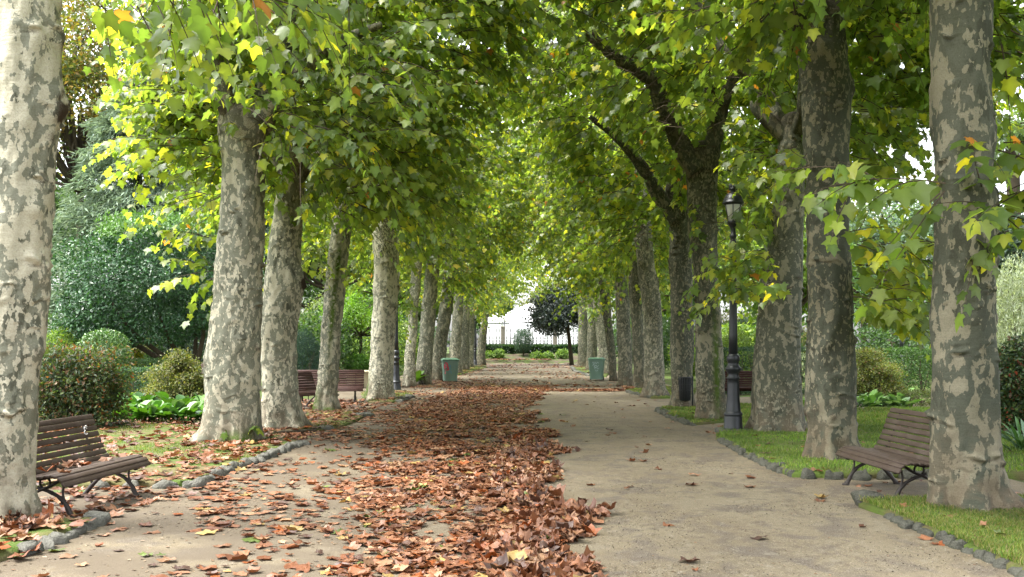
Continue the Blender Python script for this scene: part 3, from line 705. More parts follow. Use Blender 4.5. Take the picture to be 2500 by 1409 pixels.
plane_tree(R__, 'straight dark plane tree touching the far end of the front right bench', [(1128, 1962, 2108), (1090, 1968, 2092), (1000, 1968, 2086), (880, 1966, 2082), (600, 1968, 2066), (450, 1966, 2066), (200, 1956, 2070), (0, 1930, 2052)], seed=22, pale=0.11, cream=0.5, dark=0.6, ps=0.9, crown=dict(dz=1.25, n=.9, clear=((0, 3.6, 9.5, .85),)), ztop=6.3, ns=80, dz=.012, nridge=10,
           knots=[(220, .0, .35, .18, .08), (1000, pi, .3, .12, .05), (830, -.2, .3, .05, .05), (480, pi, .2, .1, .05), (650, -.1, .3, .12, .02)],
           extra=[(2070, 2280, 560, 780, 12.8, 15.0, 64, .95, (.6, -.5, -.05), .75), (2060, 2200, 200, 480, 14.2, 16, 30, .25, (.7, -.5, -.2), .9), (2080, 2270, 20, 330, 14.5, 17, 46, .28, (.6, -.5, -.2), .9), (1880, 1990, 690, 700, 14.2, 14.4, 2, .2, (-.8, -.5, -.1), .6), (1900, 1990, 330, 420, 13.4, 14.2, 6, .2, (-.9, -.5, -.2), .7)])
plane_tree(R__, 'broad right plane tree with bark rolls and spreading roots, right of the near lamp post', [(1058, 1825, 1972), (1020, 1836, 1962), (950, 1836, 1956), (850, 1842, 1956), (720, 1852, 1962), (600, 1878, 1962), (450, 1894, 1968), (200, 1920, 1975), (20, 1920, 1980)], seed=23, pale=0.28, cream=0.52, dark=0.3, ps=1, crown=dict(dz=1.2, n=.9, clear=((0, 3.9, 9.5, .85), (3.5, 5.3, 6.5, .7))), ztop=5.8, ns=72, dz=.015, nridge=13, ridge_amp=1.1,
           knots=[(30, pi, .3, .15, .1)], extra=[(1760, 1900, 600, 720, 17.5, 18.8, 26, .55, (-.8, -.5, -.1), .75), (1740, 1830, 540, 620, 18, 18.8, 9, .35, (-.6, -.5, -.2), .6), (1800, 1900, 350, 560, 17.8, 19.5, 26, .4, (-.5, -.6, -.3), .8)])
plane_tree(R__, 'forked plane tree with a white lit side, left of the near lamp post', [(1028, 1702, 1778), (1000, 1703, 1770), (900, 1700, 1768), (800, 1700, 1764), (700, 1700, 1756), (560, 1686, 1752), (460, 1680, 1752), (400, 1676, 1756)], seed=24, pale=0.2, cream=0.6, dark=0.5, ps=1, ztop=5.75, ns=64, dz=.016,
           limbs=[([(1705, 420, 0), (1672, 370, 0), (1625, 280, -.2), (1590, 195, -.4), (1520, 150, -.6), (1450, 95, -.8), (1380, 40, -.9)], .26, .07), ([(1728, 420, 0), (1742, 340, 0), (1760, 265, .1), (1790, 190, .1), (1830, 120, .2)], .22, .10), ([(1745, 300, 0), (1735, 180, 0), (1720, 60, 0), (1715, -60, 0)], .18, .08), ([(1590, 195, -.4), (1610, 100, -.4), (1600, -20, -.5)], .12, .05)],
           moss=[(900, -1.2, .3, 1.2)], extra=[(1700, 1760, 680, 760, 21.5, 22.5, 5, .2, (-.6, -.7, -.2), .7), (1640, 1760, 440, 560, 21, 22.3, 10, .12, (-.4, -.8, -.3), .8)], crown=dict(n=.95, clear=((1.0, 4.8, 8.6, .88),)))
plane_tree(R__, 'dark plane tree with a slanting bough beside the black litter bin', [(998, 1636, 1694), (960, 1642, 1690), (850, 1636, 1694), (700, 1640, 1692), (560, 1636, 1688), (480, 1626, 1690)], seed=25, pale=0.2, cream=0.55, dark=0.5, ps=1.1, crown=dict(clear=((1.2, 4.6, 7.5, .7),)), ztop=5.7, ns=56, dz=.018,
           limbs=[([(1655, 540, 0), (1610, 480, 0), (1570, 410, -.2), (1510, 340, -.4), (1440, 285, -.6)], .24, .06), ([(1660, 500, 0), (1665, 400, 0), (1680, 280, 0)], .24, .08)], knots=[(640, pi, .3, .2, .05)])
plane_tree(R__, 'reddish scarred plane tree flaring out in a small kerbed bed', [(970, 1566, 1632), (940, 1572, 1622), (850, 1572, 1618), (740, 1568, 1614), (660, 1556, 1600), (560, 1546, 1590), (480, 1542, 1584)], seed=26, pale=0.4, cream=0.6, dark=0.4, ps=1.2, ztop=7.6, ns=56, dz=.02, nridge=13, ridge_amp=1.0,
           knots=[(600, -1.4, .4, .3, .03), (690, -.5, .3, .2, .06), (560, pi, .2, .2, .06)], extra=[(1600, 1660, 660, 720, 32, 33, 6, .2, (-.3, -.8, -.2), .9)])
plane_tree(R__, 'plane trunk partly hidden behind the reddish scarred one', [(952, 1546, 1574), (850, 1544, 1574), (700, 1534, 1566)], seed=27, extra=[(1560, 1640, 680, 740, 35, 37, 10, .2, (-.1, -.8, -.3), .8)], pale=.22, ztop=6.2, ns=40, dz=.03)
plane_tree(R__, 'rough plane tree to the right of the right wheelie bin', [(942, 1508, 1546), (850, 1508, 1544), (720, 1500, 1534), (640, 1490, 1520)], seed=28, extra=[(1480, 1570, 680, 770, 41, 44, 22, .15, (-.3, -.8, -.3), .9)], pale=.32, ztop=6.2, ns=40, dz=.03)
plane_tree(R__, 'thin leaning dark plane stem touching the right wheelie bin', [(930, 1490, 1506), (850, 1482, 1502), (720, 1465, 1488), (640, 1455, 1480)], seed=29, pale=.15, ztop=6.2, ns=32, dz=.03)
plane_tree(R__, 'pale plane trunk directly behind the right wheelie bin', [(914, 1456, 1490), (850, 1460, 1486), (720, 1446, 1474)], seed=30, extra=[(1410, 1500, 680, 760, 52, 57, 26, .15, (-.4, -.8, -.3), 1.0)], pale=0.7, cream=0.6, dark=0.3, ps=1, crown=dict(dz=1.2, inw=-.3), ztop=6.4, ns=36, dz=.03)
plane_tree(R__, 'grey plane trunk just left of the right wheelie bin', [(905, 1430, 1458), (800, 1434, 1460), (700, 1430, 1452)], seed=31, pale=.3, crown=dict(dz=2.6, inw=-.8, n=.7), ztop=6.5, ns=28, dz=.05)
plane_tree(R__, 'last plane trunk of the right row, behind the dark evergreen', [(897, 1410, 1434), (800, 1412, 1436), (700, 1412, 1432)], seed=32, pale=.3, crown=dict(dz=3.2, inw=-1.2, n=.6), ztop=6.5, ns=24, dz=.06)

CORRIDORS += [([(1735, 560), (1728, 430), (1672, 365), (1590, 195), (1450, 95)], 30, 8, 22.2), ([(1728, 420), (1745, 340), (1765, 265), (1800, 180)], 24, 8, 22.2),
              ([(1660, 640), (1655, 530), (1570, 410), (1440, 285)], 24, 8, 27), ([(1585, 700), (1570, 560)], 34, 8, 32), ([(1772, 465), (1770, 600)], 33, 8, 19.3),
              ([(600, 430), (606, 300)], 50, 8, 17.0), ([(720, 470), (740, 400)], 30, 8, 20), ([(940, 600), (940, 550)], 36, 8, 31), ([(1940, 330), (1955, 200)], 40, 8, 18.5)]
for t in TREES:
    y = t['y']
    if y < 22: make_crown(t, 930, .168, LEAF_HI, 15)
    elif y < 40: make_crown(t, 760, .172, LEAF_MID, 15, yellow=.24)
    else: make_crown(t, 560, .205, LEAF_LO, 12, twig=0 if y > 60 else .012, yellow=.28)
# ------------------------------------------------------------------ shrubs, hedges and garden trees
def pal(cols, n, rng, p=None, var=.22):
    c = np.array(cols, float)[rng.choice(len(cols), n, p=p)]; return c*rng.uniform(1-var, 1+var, (n, 1))
def cloud(mb, n, ctr, rad, leaf, tpl, cols, rng, p=None, up=.6, shell=.35, lump=.22, lf=1.6, spiky=0.0, zmin=.02, box_=False, fold=.25, droop=.25, hang=.0, upbias=0.0):
    """leaves filling the outer shell of a lumpy rounded mass"""
    ctr = np.array(ctr, float); rad = np.array(rad, float)
    if box_:
        u = rng.uniform(-1, 1, (n, 3)); ax = rng.choice(3, n, p=np.array([rad[1]*rad[2], rad[0]*rad[2], rad[0]*rad[1]])/(rad[1]*rad[2]+rad[0]*rad[2]+rad[0]*rad[1]))
        sg = rng.choice([-1, 1], n); dep = rng.uniform(0, 1, n)**1.5*.14/np.take(rad, ax); 
        u[np.arange(n), ax] = sg*(1-np.clip(dep, 0, .9)); nr = np.zeros((n, 3)); nr[np.arange(n), ax] = sg
        q = u*rad+ctr; q += nr*(lump*.25*fbm(q, lf, 5, 2))[:, None]
    else:
        d = norm(rng.normal(0, 1, (n, 3))); r = 1-shell*rng.uniform(0, 1, n)**1.6
        k = 1+lump*fbm(d*rad+ctr, lf/ max(1e-6, 1), int(rng.integers(999)), 3)
        q = d*rad*(r*k)[:, None]+ctr; nr = norm(d/rad)
    m = q[:, 2] > zmin; q, nr = q[m], nr[m]; n = len(q)
    D = norm(nr*rng.uniform(.1, .8, (n, 1))+rng.normal(0, .6, (n, 3))+np.array([0, 0, upbias-hang])); N = nr*.7+np.array([0, 0, up])+rng.normal(0, .45, (n, 3))
    if spiky:
        j = rng.uniform(0, 1, n) < spiky; q[j] += np.array([0, 0, 1.0])*rng.uniform(0, .22, (j.sum(), 1)); D[j] = norm(np.array([0, 0, 1.0])+rng.normal(0, .3, (j.sum(), 3)))
    add_leaves(mb, tpl, q, D, N, leaf*rng.uniform(.65, 1.3, n), pal(cols, n, rng, p), rng, fold, droop)
def stems(mb, ctr, h, spread, k, r, rng, base=(0, 0)):
    for i in range(k):
        a = rng.uniform(0, 6.28); e = np.array([ctr[0]+spread*cos(a), ctr[1]+spread*sin(a), h*rng.uniform(.7, 1)])
        b = np.array([ctr[0]+base[0]+rng.normal(0, spread*.12), ctr[1]+base[1]+rng.normal(0, spread*.12), -.03])
        m_ = (b+e)/2+np.array([rng.normal(0, spread*.15), rng.normal(0, spread*.15), h*.08])
        v, f = tube(spline([b, m_, e], 10), np.linspace(r, r*.3, 10), 6); mb.add(v, f)
def shrub(label, x, y, rad, zc, n, leaf, cols, seed, mat='shrub', tpl=LEAF_OVAL, cat='shrub', name='shrub', p=None, group=None, nst=7, sr=.02, **kw):
    rng = np.random.default_rng(seed); root = empty(name, (x, y, 0)); tag(root, label, cat, group)
    mb = MB(); bx_ = kw.pop('boxy', 0)
    if bx_: cloud(mb, int(n*bx_), (0, 0, zc), np.array(rad)*[.92, .92, .93], leaf, tpl, cols, rng, p, box_=True, lump=.5, lf=2.2, spiky=.08)
    cloud(mb, n, (0, 0, zc), rad, leaf, tpl, cols, rng, p, **kw); mb.build('foliage', M[mat], root, smooth=False)
    st = MB(); stems(st, (0, 0), zc+rad[2]*.5, min(rad[0], rad[1])*.7, nst, sr, rng); st.build('stem', M['dbark'], root)
    return root
def hedge(label, x0, x1, y0, y1, h, n, leaf, cols, seed, rz=0, group=None, p=None, tpl=LEAF_OVAL, lump=.25, zb=0):
    rng = np.random.default_rng(seed); cx, cy = (x0+x1)/2, (y0+y1)/2
    root = empty('hedge', (cx, cy, zb), rz); tag(root, label, 'hedge', group)
    mb = MB(); cloud(mb, n, (0, 0, h/2), ((x1-x0)/2, (y1-y0)/2, h/2), leaf, tpl, cols, rng, p, box_=True, lump=lump, up=.4); mb.build('foliage', M['shrub'], root, smooth=False)
    st = MB()
    for k in range(max(3, int((x1-x0)/.5))):
        xx = x0-cx+(k+.5)*(x1-x0)/max(3, int((x1-x0)/.5)); stems(st, (xx, 0), h*.9, .25, 4, .022, rng)
    st.build('stem', M['dbark'], root); return root
GRN = [(.028, .06, .022), (.04, .085, .028), (.06, .115, .035)]
OLV = [(.06, .085, .025), (.09, .115, .035), (.13, .14, .045), (.16, .15, .06)]
LIM = [(.09, .16, .025), (.13, .21, .03), (.18, .25, .05), (.06, .12, .025)]
DRK = [(.015, .032, .02), (.022, .045, .026), (.035, .06, .034)]
RUS = [(.03, .055, .025), (.05, .075, .03), (.12, .075, .035), (.17, .07, .03), (.08, .11, .035)]
def pxshrub(label, x0, x1, top, Y, bottom=None, **kw):
    a, b = P(x0, top, Y), P(x1, top, Y); zb = 0 if bottom is None else P(0, bottom, Y)[2]
    w = (b[0]-a[0])/2; h = (a[2]-zb)/2; dy = kw.pop('dy', w)
    return shrub(label, (a[0]+b[0])/2, Y+dy*.2, (w, dy, h), zb+h, **kw)

# left garden
pxshrub('clipped rust and green shrub behind the back of the left front bench', 60, 292, 845, 19.3, n=12000, leaf=.075, cols=RUS, p=[.34, .28, .14, .06, .18], seed=31, lump=.16, lf=2.2, shell=.6, dy=.8, nst=16, spiky=.1, boxy=.3)
def clumpy(label, x, y, w_, h, n, leaf, cols, seed, nc=22, tpl=LEAF_OVAL, mat='shrub', p=None):
    rng = np.random.default_rng(seed); root = empty('shrub', (x, y, 0)); tag(root, label, 'shrub'); mb = MB(); st = MB()
    for k in range(nc):
        d = norm(rng.normal(0, 1, 3)); d[2] = abs(d[2]); rr = rng.uniform(.55, .9); c = d*np.array([w_, w_*.9, h*.9])*rr; cr = w_*rng.uniform(.18, .34); c[2] = max(c[2], cr*.7)
        v, f = tube(spline([(rng.normal(0, .1*w_), rng.normal(0, .1*w_), -.03), c*[.5, .5, .45], c], 8), np.linspace(.03, .008, 8), 5); st.add(v, f)
        cloud(mb, n//nc, c, (cr*1.25, cr*1.25, cr*.75), leaf, tpl, np.array(cols)*rng.uniform(.75, 1.25), rng, p, shell=.7, lump=.4, lf=2/max(cr, .3), up=1.0, upbias=.3)
    mb.build('foliage', M[mat], root, smooth=False); st.build('stem', M['dbark'], root)
clumpy('loose grey green azalea bush between the bergenia and the forked left tree', P(428, 0, 27)[0], 27.6, 1.15, 1.95, 12000, .07, OLV, 33, 34)
pxshrub('dense round bright topiary shrub above the rust shrub', 178, 312, 805, 33, n=9000, leaf=.085, cols=[(.07, .15, .045), (.10, .19, .06), (.14, .23, .09), (.05, .10, .03)], seed=34, mat='gloss', lump=.09, shell=.3)
pxshrub('pale lime bush half hidden behind the left edge trunk', 95, 200, 806, 36, n=6000, leaf=.09, cols=LIM, seed=35, lump=.15)
pxshrub('small bright yellow variegated bush in the left garden', 300, 350, 852, 38, n=3200, leaf=.08, cols=[(.42, .38, .03), (.50, .46, .05), (.10, .16, .03)], seed=36, lump=.2)
pxshrub('olive upright bush under the dark camellia', 305, 385, 822, 43, n=5000, leaf=.10, cols=OLV, seed=37, lump=.3, spiky=.3)
pxshrub('rounded blue green bush between the yellow bush and the azalea', 345, 420, 848, 40, n=4000, leaf=.09, cols=[(.04, .09, .04), (.06, .12, .055)], seed=137, lump=.15)
hedge('low clipped blue green hedge in front of the yellow bush', *[P(265, 0, 31)[0], P(385, 0, 31)[0]], 30.6, 31.6, .95, 6000, .06, [(.03, .07, .04), (.045, .10, .055)], 38)
hedge('second low clipped hedge, lighter on top, behind the blue green one', P(265, 0, 36)[0], P(420, 0, 36)[0], 35.5, 36.6, 1.15, 6000, .07, [(.05, .10, .04), (.075, .14, .05)], 39)
def camellia():
    Y = 36; rng = np.random.default_rng(40); a, b = P(118, 500, Y), P(560, 500, Y); cx = (a[0]+b[0])/2; w = (b[0]-a[0])/2
    root = empty('camellia_tree', (cx, Y+2, 0)); tag(root, 'broad dome shaped dark glossy camellia tree behind the left garden shrubs', 'tree')
    mb = MB(); C = [(.022, .062, .028), (.038, .098, .042), (.058, .138, .058)]
    cloud(mb, 34000, (0, 0, 3.9), (w, 3.2, 2.35), .13, LEAF_OVAL, C, rng, lump=.24, lf=.7, shell=.3, zmin=1.7, spiky=.0)
    cloud(mb, 9000, (w*.1, -.6, 5.5), (w*.75, 2.2, 1.0), .12, LEAF_OVAL, [(.08, .17, .04), (.11, .22, .05)], rng, lump=.2, lf=.8, shell=.3, spiky=.5, zmin=5.6)
    cloud(mb, 8000, (-w*.65, -.4, 2.5), (w*.42, 2., 1.5), .13, LEAF_OVAL, C, rng, lump=.2, lf=.7, shell=.5, zmin=.6)
    mb.build('crown', M['gloss'], root, smooth=False)
    st = MB()
    for (ex, ey, ez) in [(-2.2, -1, 3.4), (-1.2, -1.6, 3.3), (0.2, -1.2, 3.9), (1.8, -.6, 3.6), (2.5, .5, 3.4), (-2.8, .5, 3.2), (.9, 1, 4)]:
        v, f = tube(spline([(w*.42, 0, -.05), (w*.42+.3*(ex-w*.4), ey*.3, 1.0), (ex*.8+.4, ey*.8, 2.2), (ex, ey, ez)], 16), np.linspace(.14, .04, 16), 8); st.add(v, f)
    st.build('trunk', M['dbark'], root)
camellia()
def conifer(label, x, y, h, rad, cols, seed, n=170, needle=.34, z0=.8, droop=.3, name='cedar_tree'):
    rng = np.random.default_rng(seed); root = empty(name, (x, y, 0)); tag(root, label, 'tree')
    tr = MB(); v, f = tube(np.array([(0, 0, -.1), (.1, 0, h*.5), (0, 0, h)]), [.38, .22, .03], 10); tr.add(v, f)
    mb = MB(); P_ = []; D_ = []; N_ = []
    for k in range(n):
        t = rng.uniform(0, 1)**.9; z = z0+t*(h-z0); L = rad*(1-t)**.75*rng.uniform(.6, 1.05)+.4; a = rng.uniform(0, 2*pi)
        d = np.array([cos(a), sin(a), 0]); m = int(60*L/2.5)+16
        s = rng.uniform(.12, 1, m)**.75; side = np.array([-sin(a), cos(a), 0]); off = rng.normal(0, .20, m)*L*(.35+.65*s)
        q = d*(L*s)[:, None]+side*off[:, None]+np.array([0, 0, 1])*(z+.22*L*s-droop*L*s*s-np.abs(off)*.4+rng.normal(0, .07, m))[:, None]
        P_.append(q); D_.append(norm(d+side*np.sign(off)[:, None]*.7+rng.normal(0, .3, (m, 3))+np.array([0, 0, -.25]))); N_.append(np.array([0, 0, 1.])+rng.normal(0, .4, (m, 3)))
        if k % 4 == 0:
            v, f = tube(np.array([(0, 0, z), d*L*.5+[0, 0, z+.02*L], d*L*.85+[0, 0, z-.05*L]]), [.06, .035, .01], 5); tr.add(v, f)
    q = np.concatenate(P_); nn = len(q)
    for rep in range(3):
        jit = rng.normal(0, .09, (nn, 3)); add_leaves(mb, LEAF_THIN, q+jit, np.concatenate(D_)+rng.normal(0, .35, (nn, 3)), np.concatenate(N_)+rng.normal(0, .3, (nn, 3)), needle*rng.uniform(.6, 1.3, nn), pal(cols, nn, rng), rng, .1, .3)
    tr.build('trunk', M['dbark'], root); mb.build('crown', M['needle'], root, smooth=False)
BLU = [(.16, .23, .165), (.21, .285, .21), (.26, .335, .255), (.12, .18, .125)]
conifer('tall blue green cedar with drooping boughs above the camellia', P(300, 0, 52)[0], 54, 16.5, 7.0, BLU, 50, 260, .42)
conifer('second blue green cedar close behind the forked left trunk', P(520, 0, 60)[0], 60, 17, 6.0, BLU, 51, 220, .42)
def broadleaf(label, x, y, h, rad, zc, cols, seed, n=5200, leaf=.26, trunk=.25, mat='shrub', p=None, clumps=16, name='broadleaf_tree', group=None, tpl=LEAF_KITE, lean=0, low=.35, fat=1.0):
    """garden tree: forking trunk with limbs that end in separate leaf clumps"""
    rng = np.random.default_rng(seed); root = empty(name, (x, y, 0)); tag(root, label, 'tree', group)
    mb = MB(); tr = MB(); v, f = tube(spline([(0, 0, -.1), (lean*.3, .05, zc*.35), (lean*.7, .1, zc*.75), (lean, 0, zc)], 14), np.linspace(trunk, trunk*.45, 14), 9); tr.add(v, f)
    for k in range(clumps):
        d = norm(rng.normal(0, 1, 3)); d[2] = abs(d[2])*1.1-low; r = rng.uniform(.45, .8)
        c = d*np.array([rad, rad, (h-zc)])*r+np.array([lean, 0, zc]); cr = rad*rng.uniform(.3, .5)*fat
        v, f = tube(spline([(lean*.7, 0, zc*.7), (c+np.array([lean*.7, 0, zc*.7]))/2+rng.normal(0, .15*rad, 3), c], 8), np.linspace(trunk*.45, .02, 8), 5); tr.add(v, f)
        cloud(mb, n//clumps, c, (cr, cr, cr*.72), leaf, tpl, np.array(cols)*rng.uniform(.8, 1.2), rng, p, shell=.75, lump=.35, lf=1.4/max(cr, .5), zmin=.4)
    tr.build('trunk', M['dbark'], root); mb.build('crown', M[mat], root, smooth=False); return root
broadleaf('tall yellowing tree with orange tints beside the left edge trunk', P(195, 0, 58)[0], 58, 27, 5.0, 15, [(.10, .13, .03), (.16, .16, .04), (.22, .15, .035), (.07, .10, .03)], 52, 18000, .27, .3, clumps=40)
broadleaf('green tree far left behind the cedar', P(60, 0, 66)[0], 66, 17, 6, 9, GRN, 53, 9000, .32)
broadleaf('bright green low tree seen between the slim mossy and chalky left trunks', P(880, 0, 46)[0], 46, 4.9, 2.0, 3.0, [(.07, .16, .015), (.10, .21, .02), (.14, .26, .03)], 54, 7000, .12, .1, clumps=18)
broadleaf('small pale green multi stemmed tree behind the long left bench', P(800, 0, 50)[0], 50, 4.6, 2.4, 2.6, [(.10, .14, .05), (.13, .18, .06), (.08, .12, .04)], 55, 6000, .13, .1, clumps=18)
pxshrub('dark blue green conical bush between the cream patched and slim mossy trunks', 700, 782, 805, 36, n=8000, leaf=.09, cols=[(.02, .045, .035), (.03, .065, .048)], seed=56, lump=.15, upbias=.8, tpl=LEAF_THIN, mat='needle')
pxshrub('low glossy green bush behind the stone trough', 845, 905, 862, 44, n=4000, leaf=.09, cols=[(.05, .13, .02), (.08, .17, .03)], seed=57)
hedge('low hedge with flowers on top behind the stone trough', P(820, 0, 47)[0], P(912, 0, 47)[0], 46.5, 47.5, .62, 4000, .07, [(.03, .07, .02), (.05, .10, .03), (.25, .08, .02)], 58, p=[.5, .4, .1])
# tall masses that close the view between and behind the left trunks
SP = [(-12, 62, 15, 5, GRN), (-9.5, 74, 14, 4.6, LIM), (-15, 84, 17, 6, GRN), (-22, 76, 18, 6.5, OLV), (-31, 70, 17, 7, GRN), (-40, 62, 16, 7, DRK), (-10, 96, 13, 4.5, GRN), (-19, 104, 16, 7, DRK)]
KL = ['deep green tree far behind the long left bench', 'light green tree far behind the left lamp post', 'large green tree far back in the left garden', 'olive tree far back between the forked and cream patched trunks', 'wide green tree far back behind the camellia', 'dark tree at the far left end of the garden', 'green tree beside the far end of the left row', 'dark mass of a tree at the left end of the fence']
for i, ((x, y, h, r, c), lb) in enumerate(zip(SP, KL)): broadleaf(lb, x, y, h, r, h*.48, c, 60+i, 8000, .34, .3, clumps=20)
UL = [(-9.2, 44, 3.2, 2.0, GRN, 'mid green undergrowth bush right of the conical bush'), (-8.0, 56, 3.4, 2.2, LIM, 'lime bush beyond the left lamp post'), (-9, 68, 3.6, 2.6, GRN, 'green bush far beyond the left wheelie bin'), (-17, 50, 3.2, 2.8, DRK, 'dark bush in shade under the cedar'), (-22, 46, 3.0, 2.6, GRN, 'green bush left of the camellia'), (-12.5, 52, 2.6, 2.0, DRK, 'dark bush in the gap behind the forked tree')]
for i, (x, y, h, r, c, lb) in enumerate(UL): shrub(lb, x, y, (r, r, h/2), h/2, 5000, .16, c, 80+i, lump=.3, lf=.7, shell=.5)

# right garden
pxshrub('light green clipped dome bush right of the near lamp post', 1758, 1842, 806, 38, n=6000, leaf=.07, cols=[(.11, .17, .03), (.15, .22, .045), (.08, .13, .03)], seed=90, lump=.06, shell=.25)
hedge('dark clipped hedge behind the bench by the near lamp post', P(1755, 0, 34)[0], P(2010, 0, 34)[0], 33.5, 34.8, 1.58, 12000, .06, [(.018, .045, .024), (.028, .062, .03)], 91)
clumpy('round olive azalea bush between the two largest right trunks', P(2139, 0, 29.5)[0], 29.8, 1.08, 2.0, 14000, .06, [(.07, .095, .022), (.10, .125, .03), (.15, .16, .04), (.14, .09, .05)], 92, 40, p=[.35, .35, .2, .1])
hedge('square clipped green hedge with a pale sunlit top left of the largest right trunk', P(2195, 0, 33)[0], P(2330, 0, 33)[0], 32.2, 34.4, 1.55, 11000, .065, [(.025, .06, .016), (.038, .085, .02), (.055, .115, .024)], 93)
hedge('low mossy clipped hedge block on the lawn left of the largest right trunk', P(2200, 0, 27.5)[0], P(2300, 0, 27.5)[0], 27, 27.9, .40, 3500, .045, [(.07, .085, .025), (.05, .07, .02)], 94)
pxshrub('mixed shrub with red berries at the right edge', 2418, 2620, 815, 17.5, n=11000, leaf=.075, cols=[(.035, .07, .028), (.055, .10, .035), (.09, .13, .03), (.30, .05, .02), (.12, .075, .035)], p=[.36, .32, .16, .05, .11], seed=95, lump=.2, shell=.5, mat='gloss', dy=.8)
pxshrub('silvery olive bush with upright shoots at the right edge', 2405, 2600, 625, 29, n=16000, leaf=.13, cols=[(.22, .26, .20), (.29, .33, .27), (.15, .19, .13)], seed=96, tpl=LEAF_THIN, lump=.3, upbias=.7, spiky=.25, shell=.55)
broadleaf('dark spreading tree behind the silvery olive bush', P(2480, 0, 37)[0], 38, 7.6, 3.4, 4.6, DRK, 97, 8000, .17, .25, clumps=20)
broadleaf('feathery blue green tree behind the yellow leaves between the right trunks', P(2180, 0, 52)[0], 52, 12.5, 4.4, 7.2, [(.07, .12, .08), (.10, .16, .10), (.05, .09, .06)], 98, 9000, .2, .25, clumps=22)
broadleaf('mid green tree beyond the far right lantern', P(2110, 0, 62)[0], 62, 12, 5, 5, [(.06, .13, .05), (.09, .17, .07)], 99, 8000, .25, .25, clumps=20)
SP = [(10, 62, 13, 4.5, LIM), (9.6, 76, 14, 4.5, GRN), (15, 84, 16, 6, GRN), (22, 72, 15, 6, OLV), (34, 74, 15, 7, GRN), (10.5, 95, 13, 4.5, GRN), (13, 48, 10, 3.8, LIM)]
KL = ['lime green tree far behind the black litter bin', 'green tree far behind the reddish scarred tree', 'large green tree far back in the right garden', 'olive tree far back between the right trunks', 'wide green tree at the far right end', 'green tree beside the far end of the right row', 'yellowish tree behind the dome bush']
for i, ((x, y, h, r, c), lb) in enumerate(zip(SP, KL)): broadleaf(lb, x, y, h, r, h*.48, c, 110+i, 8000, .32, .3, clumps=20)
UL = [(16.5, 44, 3.0, 2.6, GRN, 'glossy green bush around the far right lantern post'), (8.5, 48, 2.6, 1.6, LIM, 'yellow green bush right of the reddish scarred tree'), (20.5, 42, 3.2, 2.4, GRN, 'green bush behind the largest right trunk'), (9.2, 60, 3.4, 2.4, GRN, 'green bush far beyond the right wheelie bin'), (25, 50, 4, 3.2, DRK, 'dark bush far at the right edge')]
for i, (x, y, h, r, c, lb) in enumerate(UL): shrub(lb, x, y, (r, r, h/2), h/2, 5000, .15, c, 130+i, lump=.3, lf=.7, shell=.5)
def palm(label, x, y, h, L, seed, nf=26, group='palms'):
    rng = np.random.default_rng(seed); root = empty('palm_tree', (x, y, 0)); tag(root, label, 'palm', group)
    tr = MB(); v, f = tube(np.array([(0, 0, -.1), (.15, 0, h*.5), (0, 0, h)]), [.3, .24, .26], 12, lambda p, a, r: .02*np.sin(p[:, 2]*30)[:, None]+0*a[None]); tr.add(v, f); tr.build('trunk', M['dbark'], root)
    for k in range(nf):
        mb = MB(); a = k*2.399+rng.normal(0, .1); el = rng.uniform(-.2, 1.1); l = L*rng.uniform(.85, 1.1)
        t = np.linspace(0, 1, 12); d = np.array([cos(a), sin(a), 0]); q = d*(l*t*cos(el*.8))[:, None]+np.array([0, 0, 1])*(h+l*sin(el)*t-.62*l*t*t)[:, None]
        v, f = tube(q, np.linspace(.03, .006, 12), 5); mb.add(v, f, 0, (.10, .14, .05))
        m = 70; ts = np.linspace(.12, 1, m); qq = np.stack([np.interp(ts, t, q[:, i]) for i in range(3)], -1); tg = norm(np.gradient(qq, axis=0)); sd = norm(np.cross(tg, [0, 0, 1.])); s = np.where(np.arange(m) % 2, 1, -1)[:, None]
        D = norm(tg*.75+sd*s*.9+np.array([0, 0, -.25])+rng.normal(0, .08, (m, 3)))
        add_leaves(mb, LEAF_NEEDLE, qq, D, np.tile([0, 0, 1.], (m, 1))+rng.normal(0, .2, (m, 3)), (.2+.55*np.sin(pi*np.clip(ts*.9+.05, 0, 1)))*L*.33, pal([(.08, .13, .06), (.11, .17, .08)], m, rng), rng, .1, .3)
        mb.build('frond', M['shrub'], root, smooth=False)
x, y, z = P(2470, 330, 38); palm('palm with arching fronds high at the right edge', x, y, z, 3.2, 150)
x, y, z = P(2540, 120, 45); palm('taller palm just behind, its fronds entering from the top right edge', x, y, z, 3.4, 151)

# broad leaved plants (rosettes of big paddle leaves)
def paddle(n, rng, L, wd, cols, up=(.4, 1.2)):
    mb = MB()
    for k in range(n):
        a = rng.uniform(0, 2*pi); el = rng.uniform(*up); l = L*rng.uniform(.6, 1.15); w_ = wd*rng.uniform(.8, 1.2); c = np.array(cols[rng.integers(len(cols))])*rng.uniform(.75, 1.25)
        t = np.linspace(0, 1, 7); d = np.array([cos(a), sin(a), 0]); sd = np.array([-sin(a), cos(a), 0]); b = rng.uniform(.25, .8)
        q = d*(l*t*cos(el)+.12*l*t*t)[:, None]+np.array([0, 0, 1])*(l*sin(el)*t-b*l*t*t*.55)[:, None]+np.array([rng.normal(0, .07), rng.normal(0, .07), .02])
        wp = w_*np.array([.10, .14, .55, .95, 1.0, .75, .08])/2; cup = np.array([0, .02, .03, .03, .02, .02, 0])
        v = np.stack([q-sd*wp[:, None]+[0, 0, 1]*cup[:, None], q, q+sd*wp[:, None]+[0, 0, 1]*cup[:, None]], 1).reshape(-1, 3)
        mb.add(v, grid_faces(7, 3, False), 0, c)
    return mb
BC = [(.055, .145, .016), (.085, .205, .024), (.04, .11, .028), (.12, .20, .10)]
